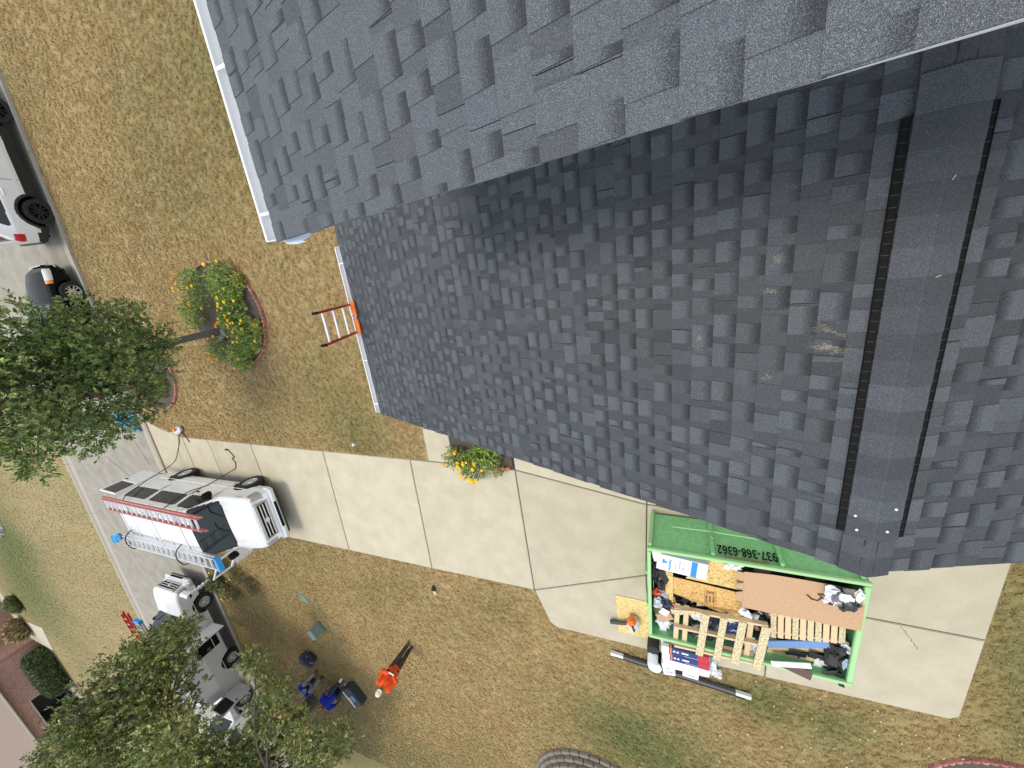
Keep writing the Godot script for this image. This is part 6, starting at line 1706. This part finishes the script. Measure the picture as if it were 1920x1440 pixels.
# ---------------------------------------------------------------- people (skeleton -> smooth field -> surface nets)
func sdf_mesh(bones, cell, k, mb):
	# bones: [a, b, ra, rb]
	var lo = V(1e9, 1e9, 1e9); var hi = -lo
	for b in bones:
		var r = max(b[2], b[3]) + cell * 3 + k
		for p in [b[0], b[1]]:
			lo = lo.min(p - V(r, r, r)); hi = hi.max(p + V(r, r, r))
	var nx = int((hi.x - lo.x) / cell) + 2; var ny = int((hi.y - lo.y) / cell) + 2; var nz = int((hi.z - lo.z) / cell) + 2
	var f := PackedFloat32Array(); f.resize(nx * ny * nz); f.fill(0.2)
	for b in bones:
		var r = max(b[2], b[3]) + cell * 2 + k
		var l = (b[0].min(b[1]) - V(r, r, r) - lo) / cell; var h = (b[0].max(b[1]) + V(r, r, r) - lo) / cell
		var ab = b[1] - b[0]; var l2 = max(ab.length_squared(), 1e-8)
		for z in range(max(int(l.z), 0), min(int(h.z) + 1, nz)):
			for y in range(max(int(l.y), 0), min(int(h.y) + 1, ny)):
				for x in range(max(int(l.x), 0), min(int(h.x) + 1, nx)):
					var p = lo + V(x, y, z) * cell
					var t = clamp((p - b[0]).dot(ab) / l2, 0.0, 1.0)
					var d = (p - b[0] - ab * t).length() - lerp(float(b[2]), float(b[3]), t)
					var i = x + nx * (y + ny * z)
					var e = f[i]
					var hh = clamp(0.5 + 0.5 * (e - d) / k, 0.0, 1.0)
					f[i] = lerp(e, d, hh) - k * hh * (1.0 - hh)
	var vid = {}
	var verts = []; var nrms = []
	var off = [0, 1, nx, nx + 1, nx * ny, nx * ny + 1, nx * ny + nx, nx * ny + nx + 1]
	var edges = [[0, 1], [2, 3], [4, 5], [6, 7], [0, 2], [1, 3], [4, 6], [5, 7], [0, 4], [1, 5], [2, 6], [3, 7]]
	for z in nz - 1:
		for y in ny - 1:
			var row = nx * (y + ny * z)
			for x in nx - 1:
				var i = x + row
				var c0 = f[i] < 0
				var same = true
				for q in range(1, 8):
					if (f[i + off[q]] < 0) != c0: same = false; break
				if same: continue
				var s = Vector3.ZERO; var n = 0
				for e in edges:
					var a = f[i + off[e[0]]]; var b = f[i + off[e[1]]]
					if (a < 0) != (b < 0):
						var t = a / (a - b)
						var pa = V(e[0] & 1, (e[0] >> 1) & 1, e[0] >> 2); var pb = V(e[1] & 1, (e[1] >> 1) & 1, e[1] >> 2)
						s += pa.lerp(pb, t); n += 1
				var g = V(f[i + 1] - f[i] + f[i + off[7]] - f[i + off[6]], f[i + nx] - f[i] + f[i + off[7]] - f[i + off[5]], f[i + nx * ny] - f[i] + f[i + off[7]] - f[i + off[3]])
				vid[i] = verts.size()
				verts.append(lo + (V(x, y, z) + s / n) * cell); nrms.append(g.normalized())
	for i in vid.keys():
		for ax in 3:
			var st = [1, nx, nx * ny][ax]
			var a = f[i]; var b = f[i + st]
			if (a < 0) == (b < 0): continue
			var u = [nx, nx * ny, 1][ax]; var w = [nx * ny, 1, nx][ax]
			var q = [i, i - u, i - u - w, i - w]
			if not (vid.has(q[1]) and vid.has(q[2]) and vid.has(q[3])): continue
			if a < 0: q.reverse()
			for t in [0, 1, 2, 0, 2, 3]:
				var vi = vid[q[t]]
				mb.vert(verts[vi], nrms[vi], Vector2.ZERO)

func hand_bones(w, dir, up, s):
	# palm, four curled fingers and a thumb; dir = forearm direction, up = back of the hand, s = side of the thumb
	var out = []
	var sd = dir.cross(up).normalized() * s
	var kn = w + dir * 0.085
	out.append([w, kn, 0.026, 0.030])
	out.append([w + sd * 0.015, kn + sd * 0.028, 0.018, 0.016]); out.append([w - sd * 0.015, kn - sd * 0.028, 0.018, 0.015])
	var ln = [0.036, 0.042, 0.040, 0.031]
	for i in 4:
		var b = kn + sd * (0.031 - i * 0.0205)
		var m = b + (dir * 0.8 - up * 0.6).normalized() * ln[i]
		var e = m + (dir * 0.1 - up * 1.0).normalized() * ln[i] * 0.9
		var tip = e + (-dir * 0.7 - up * 0.5).normalized() * ln[i] * 0.5
		out.append([b, m, 0.0095, 0.009]); out.append([m, e, 0.009, 0.0085]); out.append([e, tip, 0.0085, 0.0075])
	var tb = w + dir * 0.025 + sd * 0.03
	var tm = tb + (dir * 0.5 + sd * 0.7 - up * 0.5).normalized() * 0.045
	out.append([tb, tm, 0.012, 0.0105]); out.append([tm, tm + (dir * 0.8 - up * 0.5 - sd * 0.1).normalized() * 0.032, 0.0105, 0.0085])
	return out

func person(label, at, turn, J, shirt_col, pant_col, shoe_col, skin, cap_col, long_sleeve, group):
	# J: joints in local metres (front = +z). One body; clothes are its children's meshes.
	var t = thing("person", label, "person", at, turn, group)
	var hd = J.head; var look = J.look.normalized()
	var hu = (J.up if J.has("up") else Vector3.UP)
	hu = (hu - look * look.dot(hu)).normalized(); var hs = hu.cross(look)
	var body = []
	var limb = func(a, b, ra, rb): body.append([J[a], J[b], ra, rb])
	body.append([J.hip, J.waist, 0.125, 0.115]); body.append([J.waist, J.chest, 0.115, 0.135]); body.append([J.chest, J.neck, 0.12, 0.06]); body.append([J.neck, hd - hu * 0.05, 0.056, 0.055])
	for s in ["l", "r"]:
		body.append([J.chest, J["sh" + s], 0.11, 0.062]); limb.call("sh" + s, "el" + s, 0.056, 0.043); limb.call("el" + s, "wr" + s, 0.042, 0.028)
		body.append([J.hip, J["th" + s], 0.11, 0.095]); limb.call("th" + s, "kn" + s, 0.088, 0.06); limb.call("kn" + s, "an" + s, 0.058, 0.038)
		limb.call("an" + s, "toe" + s, 0.04, 0.03)
	var m = MB.new()
	sdf_mesh(body, 0.014, 0.035, m)
	var head = [[hd - hu * 0.0, hd + hu * 0.035 - look * 0.015, 0.082, 0.085], [hd - hu * 0.06 + look * 0.03, hd + look * 0.02, 0.056, 0.07], [hd + look * 0.09 - hu * 0.005, hd + look * 0.105 - hu * 0.03, 0.010, 0.015], [hd - hu * 0.07 + look * 0.065, hd - hu * 0.075 + look * 0.055, 0.026, 0.03]]
	for s in [-1.0, 1.0]: head.append([hd + hs * s * 0.085 - hu * 0.005, hd + hs * s * 0.09 + hu * 0.02, 0.012, 0.014])
	head.append([hd - hu * 0.05, J.neck, 0.055, 0.056])
	sdf_mesh(head, 0.006, 0.02, m)
	for s in ["l", "r"]:
		var dr = (J["wr" + s] - J["el" + s]).normalized()
		var up = J["pu" + s] if J.has("pu" + s) else V(0, 1, 0.3)
		up = (up - dr * dr.dot(up)).normalized()
		sdf_mesh(hand_bones(J["wr" + s], dr, up, 1.0 if s == "l" else -1.0), 0.0045, 0.006, m)
	obj("body", m, mat(skin.r, skin.g, skin.b, 0.6), t)
	# clothes
	var sh = []
	sh.append([J.hip + (J.waist - J.hip) * (0.3 if long_sleeve else 0.1), J.waist, 0.155, 0.16 if long_sleeve else 0.15]); sh.append([J.waist, J.chest, 0.17, 0.175]); sh.append([J.chest, J.neck - (J.neck - J.chest) * 0.25, 0.14, 0.085])
	if long_sleeve:
		# straight hem of a sweatshirt
		for q in [-0.10, -0.035, 0.035, 0.10]: sh.append([J.hip + V(q, -0.10, 0.0), J.waist + V(q * 0.8, 0, 0), 0.105, 0.125])
	for s in ["l", "r"]:
		sh.append([J.chest, J["sh" + s], 0.13, 0.08])
		if long_sleeve: sh.append([J["sh" + s], J["el" + s], 0.082, 0.074]); sh.append([J["el" + s], J["el" + s].lerp(J["wr" + s], 0.92), 0.073, 0.048])
		else: sh.append([J["sh" + s], J["sh" + s].lerp(J["el" + s], 0.72), 0.077, 0.072])
	m = MB.new(); sdf_mesh(sh, 0.015, 0.03, m); obj("shirt", m, tri_mat(noise_tex(0.03, [shirt_col.r * 0.72, shirt_col.g * 0.72, shirt_col.b * 0.72], [shirt_col.r, shirt_col.g, shirt_col.b], 91, 128, 4), 0.5), t)
	var pn = [[J.hip, J.waist.lerp(J.hip, 0.6), 0.135, 0.13]]
	for s in ["l", "r"]:
		pn.append([J.hip, J["th" + s], 0.12, 0.108]); pn.append([J["th" + s], J["kn" + s], 0.105, 0.08]); pn.append([J["kn" + s], J["kn" + s].lerp(J["an" + s], 0.93), 0.078, 0.068])
	m = MB.new(); sdf_mesh(pn, 0.015, 0.025, m); obj("trousers", m, mat(pant_col.r, pant_col.g, pant_col.b, 0.85), t)
	for s in ["l", "r"]:
		var so = MB.new(); var dd = (J["toe" + s] - J["an" + s]).normalized()
		sdf_mesh([[J["an" + s], J["toe" + s], 0.052, 0.042], [J["an" + s] - dd * 0.05 + V(0, -0.02, 0), J["an" + s], 0.042, 0.045], [J["toe" + s], J["toe" + s] + dd * 0.04, 0.042, 0.035]], 0.011, 0.02, so)
		obj("shoe", so, mat(shoe_col.r, shoe_col.g, shoe_col.b, 0.6), t)
	# hair and cap
	var hb = MB.new(); sdf_mesh([[hd - look * 0.03 - hu * 0.02, hd - look * 0.02 + hu * 0.03, 0.083, 0.088]], 0.008, 0.01, hb); obj("hair", hb, mat(0.02, 0.015, 0.012, 0.8), t)
	if cap_col:
		var cb = Basis(hs, hu, look)
		m = MB.new(); m.lathe([Vector2(0.0001, 0.125), Vector2(0.04, 0.12), Vector2(0.075, 0.098), Vector2(0.098, 0.055), Vector2(0.104, 0.015), Vector2(0.10, 0.012)], 22, Transform3D(cb * Basis.from_scale(V(0.95, 1, 1.1)), hd - look * 0.012 + hu * 0.015))
		var br = []
		for i in 9: br.append(Vector2(cos(PI * i / 8.0) * 0.088, 0.06 + sin(PI * i / 8.0) * 0.115))
		m.prism(br, 0.0, 0.008, Transform3D(cb * Basis(V(1, 0, 0), 0.18), hd + hu * 0.028))
		obj("cap", m, mat(cap_col.r, cap_col.g, cap_col.b, 0.8), t)
	# eyes, brows and mouth
	for s in [-1.0, 1.0]:
		m = MB.new(); m.col = Color(0.02, 0.015, 0.012); m.blob(hd + look * 0.083 + hs * s * 0.032 + hu * 0.008, V(0.013, 0.007, 0.006), 0.0, 1, 8, 6, Basis(hs, hu, look)); obj("eye", m, M.vcol, t)
	m = MB.new(); m.col = Color(0.20, 0.06, 0.045); m.blob(hd + look * 0.088 - hu * 0.055, V(0.022, 0.005, 0.006), 0.0, 1, 8, 6, Basis(hs, hu, look)); obj("mouth", m, M.vcol, t)
	return t

func build_people():
	var skin = Color(0.20, 0.095, 0.055)
	var J = {hip = V(0, 0.93, 0), waist = V(0, 1.08, 0.0), chest = V(0, 1.30, 0.01), neck = V(0, 1.48, 0.0), head = V(0.0, 1.60, 0.03), look = V(0.05, 0.05, 1), shl = V(0.19, 1.40, 0), shr = V(-0.19, 1.40, 0),
		ell = V(0.27, 1.13, 0.06), elr = V(-0.27, 1.13, 0.06), wrl = V(0.07, 1.14, 0.25), wrr = V(-0.08, 1.12, 0.24), thl = V(0.095, 0.88, 0), thr = V(-0.095, 0.88, 0), knl = V(0.085, 0.50, 0.04), knr = V(-0.09, 0.50, 0.0), anl = V(0.07, 0.085, 0.06), anr = V(-0.08, 0.085, -0.08), toel = V(0.09, 0.05, 0.2), toer = V(-0.11, 0.05, 0.06)}
	person("person in bright orange sweatshirt and pale cap standing on lawn", V(-12.3, 0.0, -8.5), 0.963, J, Color(1.0, 0.36, 0.10), Color(0.045, 0.035, 0.025), Color(0.03, 0.025, 0.02), skin, Color(0.62, 0.56, 0.46), true, "people on the lawn")
	var ph = thing("handheld_tool", "white and black device held by person in orange", "device", V(-12.3, 0.0, -8.5), 0.963)
	var m = MB.new(); m.box(V(0.0, 1.16, 0.35), V(0.20, 0.025, 0.055), 0.008, Basis(V(0, 1, 0), 0.2)); obj("body", m, M.white_metal, ph)
	m = MB.new(); m.box(V(0.12, 1.14, 0.36), V(0.09, 0.035, 0.07), 0.01, Basis(V(0, 1, 0), 0.2)); obj("head", m, M.black, ph)
	# seated with knees drawn up, bent forward
	J = {hip = V(0, 0.12, 0), waist = V(0, 0.26, 0.06), chest = V(0, 0.46, 0.17), neck = V(0, 0.60, 0.27), head = V(0.0, 0.67, 0.38), look = V(0, -0.75, 0.8), shl = V(0.19, 0.54, 0.2), shr = V(-0.19, 0.54, 0.2), ell = V(0.27, 0.40, 0.40), elr = V(-0.27, 0.40, 0.40), wrl = V(0.10, 0.42, 0.58), wrr = V(-0.10, 0.42, 0.58),
		thl = V(0.10, 0.13, 0.06), thr = V(-0.10, 0.13, 0.06), knl = V(0.17, 0.46, 0.42), knr = V(-0.17, 0.46, 0.42), anl = V(0.15, 0.085, 0.68), anr = V(-0.15, 0.085, 0.68), toel = V(0.17, 0.05, 0.82), toer = V(-0.17, 0.05, 0.82)}
	var pa = person("person in blue shirt and grey trousers sitting against large tree trunk", V(-16.62, 0.0, -14.85), 0.75, J, Color(0.05, 0.25, 0.72), Color(0.22, 0.22, 0.21), Color(0.02, 0.02, 0.02), skin, Color(0.25, 0.25, 0.24), false, "people on the lawn")
	# seated leaning back, one knee up
	J = {hip = V(0, 0.12, 0), waist = V(0, 0.25, -0.09), chest = V(0, 0.43, -0.2), neck = V(0, 0.59, -0.27), head = V(0.0, 0.71, -0.26), look = V(-0.2, -0.1, 1), shl = V(0.19, 0.52, -0.22), shr = V(-0.19, 0.52, -0.22), ell = V(0.30, 0.32, -0.04), elr = V(-0.34, 0.30, -0.34), wrl = V(0.16, 0.37, 0.20), wrr = V(-0.36, 0.06, -0.46),
		thl = V(0.10, 0.13, 0.05), thr = V(-0.10, 0.13, 0.05), knl = V(0.14, 0.44, 0.40), knr = V(-0.20, 0.34, 0.42), anl = V(0.11, 0.085, 0.70), anr = V(-0.12, 0.085, 0.80), toel = V(0.12, 0.055, 0.86), toer = V(-0.15, 0.055, 0.95)}
	J.pur = V(0, 0.3, -1)
	var pb = person("person in blue shirt, dark jeans and white shoes sitting under branches", V(-16.55, 0.0, -13.35), 0.85, J, Color(0.04, 0.18, 0.70), Color(0.018, 0.028, 0.055), Color(0.70, 0.70, 0.68), skin, null, false, "people on the lawn")
	pa.scale = V(1.12, 1.12, 1.12); pb.scale = V(1.14, 1.14, 1.14)
	# bag and tote beside them
	var bp = thing("backpack", "navy backpack with pale piping lying on the lawn", "backpack", V(-15.0, 0.0, -14.35), 0.6)
	bp.scale = V(1.2, 1.2, 1.2)
	m = MB.new(); m.blob(V(0, 0.15, 0), V(0.30, 0.16, 0.42), 0.25, 95, 18, 12, Basis.IDENTITY, 1.3, 0.0); obj("sack", m, mat(0.016, 0.016, 0.045, 0.8), bp)
	m = MB.new(); m.blob(V(0.02, 0.25, 0.12), V(0.2, 0.08, 0.2), 0.2, 96, 14, 9); obj("pocket", m, mat(0.012, 0.012, 0.03, 0.8), bp)
	for z in [-0.28, 0.28]:
		m = MB.new(); m.tube(curve([V(-0.24, 0.08, z), V(-0.14, 0.24, z), V(0.0, 0.275, z), V(0.14, 0.24, z), V(0.24, 0.08, z)]), 0.009, 5); obj("piping", m, mat(0.4, 0.42, 0.55, 0.7), bp)
	m = MB.new(); m.tube(curve([V(-0.08, 0.15, -0.40), V(-0.05, 0.2, -0.52), V(0.06, 0.2, -0.52), V(0.08, 0.15, -0.40)]), 0.014, 6); obj("handle", m, M.black, bp)
	var tt = thing("tool_tote", "dark teal tote with white edge strips and light blue label", "tote", V(-16.1, 0.0, -12.1), 0.55)
	m = MB.new(); m.box(V(0, 0.17, 0), V(0.95, 0.34, 0.55), 0.03); obj("case", m, mat(0.014, 0.024, 0.032, 0.6), tt)
	m = MB.new(); m.box(V(-0.05, 0.3415, -0.26), V(0.85, 0.03, 0.05), 0.01); obj("edge_strip", m, M.white_metal, tt)
	m = MB.new(); m.box(V(-0.1, 0.342, -0.16), V(0.3, 0.006, 0.03), 0.002); obj("edge_strip", m, M.white_metal, tt)
	m = MB.new(); m.box(V(-0.05, 0.3425, 0.06), V(0.26, 0.006, 0.14), 0.002); obj("label_plate", m, mat(0.12, 0.36, 0.68, 0.6), tt)
	m = MB.new(); m.tube([V(-17.40, 0.05, -14.42), V(-17.28, 0.05, -14.30), V(-17.20, 0.05, -14.20), V(-17.17, 0.05, -14.16)], [0.035, 0.036, 0.030, 0.014], 10)
	single("water_bottle", m, M.white_metal, "pale plastic bottle lying on grass near tree trunk", "bottle")

# ---------------------------------------------------------------- across the street
func build_far_side():
	var bt = StandardMaterial3D.new(); bt.albedo_texture = texture_brick(); bt.roughness = 0.9; bt.uv1_triplanar = true; bt.uv1_world_triplanar = true; bt.uv1_scale = Vector3(0.5, 0.75, 0.5)
	var h = thing("brick_house", "pink brick house with pale roof and dark open garage", "house")
	var m = MB.new()
	var zf = -57.6
	# front wall in pieces round the garage opening
	m.box(V(-32.2, 1.7, zf - 0.15), V(5.0, 3.4, 0.3), 0); m.box(V(-37.6, 2.82, zf - 0.15), V(5.8, 1.16, 0.3), 0); m.box(V(-49.2, 1.7, zf - 0.15), V(17.4, 3.4, 0.3), 0)
	m.box(V(-29.55, 1.7, zf - 1.9), V(0.3, 3.4, 3.2), 0); m.box(V(-22.0, 1.7, zf - 3.6), V(15.0, 3.4, 0.3), 0); m.box(V(-36, 1.7, zf - 10), V(43, 3.4, 0.3), 0); m.box(V(-57.75, 1.7, zf - 5.1), V(0.3, 3.4, 9.5), 0)
	obj("wall", m, bt, h)
	m = MB.new(); m.box(V(-34.7, 1.1, zf - 3.2), V(0.1, 2.2, 5.8), 0); m.box(V(-40.5, 1.1, zf - 3.2), V(0.1, 2.2, 5.8), 0); m.box(V(-37.6, 1.1, zf - 6.2), V(5.9, 2.2, 0.1), 0); m.box(V(-37.6, 2.25, zf - 3.3), V(5.9, 0.08, 6.0), 0)
	obj("garage_interior", m, mat(0.22, 0.21, 0.20, 0.9), h)
	m = MB.new(); m.box(V(-37.6, 2.21, zf + 0.01), V(5.9, 0.10, 0.06), 0.01); m.box(V(-34.69, 1.1, zf + 0.01), V(0.10, 2.2, 0.06), 0.01); m.box(V(-40.51, 1.1, zf + 0.01), V(0.10, 2.2, 0.06), 0.01); obj("garage_frame", m, mat(0.42, 0.38, 0.32, 0.7), h)
	var rt = tri_mat(noise_tex(0.08, s3(0.17, 0.12, 0.10), s3(0.40, 0.31, 0.265), 43, 512, 5), 1.1)
	m = MB.new(); var ex = Transform3D(Basis(V(0, 0, 1), V(1, 0, 0), V(0, 1, 0)), Vector3.ZERO)
	m.prism([Vector2(zf + 0.5, 3.30), Vector2(zf - 5.2, 5.75), Vector2(zf - 10.8, 3.30), Vector2(zf - 10.8, 3.2), Vector2(zf - 5.2, 5.6), Vector2(zf + 0.5, 3.2)], -58.4, -29.2, ex)
	m.prism([Vector2(zf - 3.1, 3.32), Vector2(zf - 5.3, 4.4), Vector2(zf - 10.8, 3.32), Vector2(zf - 10.8, 3.22), Vector2(zf - 5.3, 4.25), Vector2(zf - 3.1, 3.22)], -29.2, -14.4, ex)
	obj("roof", m, rt, h)
	m = MB.new(); m.box(V(-43.8, 3.26, zf + 0.56), V(29.2, 0.12, 0.12), 0.02); obj("gutter", m, mat(0.42, 0.42, 0.36, 0.6), h)
	m = MB.new(); m.box(V(-24.2, 1.05, zf - 3.42), V(1.0, 2.1, 0.06), 0.01); obj("door", m, mat(0.3, 0.28, 0.25, 0.6), h)
	# approach slabs
	var d = MB.new(); d.prism([Vector2(-34.9, -57.5), Vector2(-40.4, -57.5), Vector2(-40.0, -31.5), Vector2(-35.3, -31.5)], -0.02, 0.03); struct("far_driveway", d, M.kerb)
	d = MB.new(); d.prism([Vector2(-26.0, -52.2), Vector2(-29.2, -53.4), Vector2(-29.4, -58.6), Vector2(-23.2, -61.0), Vector2(-22.6, -58.6), Vector2(-26.6, -57.0)], -0.02, 0.04); struct("far_path", d, M.concrete)
	# hedge
	var hd = thing("hedge", "clipped rounded green hedge before the brick house", "hedge", Vector3.ZERO)
	var r := RandomNumberGenerator.new(); r.seed = 61
	m = MB.new()
	for i in 9000:
		var p = V(r.randf_range(-1, 1), r.randf_range(0, 1), r.randf_range(-1, 1))
		var f = r.randi() % 3
		if f == 0: p.x = sign(p.x) * r.randf_range(0.94, 1.02)
		elif f == 1: p.y = r.randf_range(0.95, 1.04)
		else: p.z = sign(p.z) * r.randf_range(0.94, 1.02)
		var k = max(abs(p.x), max(abs(p.z), p.y)); var sp = pow(pow(abs(p.x), 5) + pow(abs(p.z), 5) + pow(p.y, 5), 0.2)
		p = p / sp * k
		var w = V(-31.9 + p.x * 2.35, p.y * 1.55, -55.4 + p.z * 1.35)
		m.col = [Color(0.04, 0.065, 0.018), Color(0.065, 0.095, 0.028), Color(0.09, 0.12, 0.04)][r.randi() % 3] * r.randf_range(0.7, 1.3)
		var dr = V(r.randfn(), r.randfn() + 0.4, r.randfn()).normalized()
		leaf(m, w, dr, dr.cross(V(r.randfn(), r.randfn(), r.randfn())).normalized(), r.randf_range(0.14, 0.26), 0.055)
	obj("foliage", m, M.leaf, hd)
	m = MB.new(); m.box(V(-31.9, 0.72, -55.4), V(4.3, 1.4, 2.4), 0.4); obj("branches", m, mat(0.065, 0.09, 0.03, 0.95), hd)
	var gb = MB.new(); gb.prism([Vector2(-29.4, -53.6), Vector2(-34.4, -53.6), Vector2(-34.6, -57.4), Vector2(-29.6, -57.4)], -0.02, 0.035); struct("gravel_bed", gb, M.soil)
	# stones round a dark bed on the far lawn
	for i in 7:
		var a = -0.6 + i * 0.38
		var s = MB.new(); s.col = Color(0.45, 0.44, 0.42) * r.randf_range(0.8, 1.2)
		s.blob(V(-12.6 - sin(a) * 2.2, 0.12, -47.4 + cos(a) * 2.0), V(0.5, 0.28, 0.35), 0.5, 500 + i, 12, 8, Basis(V(0, 1, 0), a), 1.2, -0.02)
		single("bed_stone", s, M.vcol, ["pale boulder edging dark bed across street, nearest the road", "second pale boulder edging the far dark bed", "third pale boulder round the far dark bed", "fourth pale boulder round the far dark bed", "fifth pale boulder round the far dark bed", "sixth pale boulder round the far dark bed", "last pale boulder round the far dark bed"][i], "boulder", "stones round the far bed")
	var fb = MB.new(); fb.prism(ring_poly(-12.4, -47.9, 2.0, 1.8), -0.02, 0.03); struct("far_bed", fb, M.soil)
	plant("small yellow green shrub at the brick house entrance path", V(-23.6, 0.0, -54.3), 0.9, 0.8, 900, [Color(0.16, 0.18, 0.06), Color(0.12, 0.15, 0.05)], 0, [], "shrubs at the brick house", 0.22, "shrub")
	plant("dry tan ornamental grass beside the brick house path", V(-27.2, 0.0, -57.0), 1.1, 1.3, 500, [Color(0.34, 0.26, 0.13), Color(0.28, 0.22, 0.1)], 0, [], "shrubs at the brick house", 0.4, "ornamental_grass")
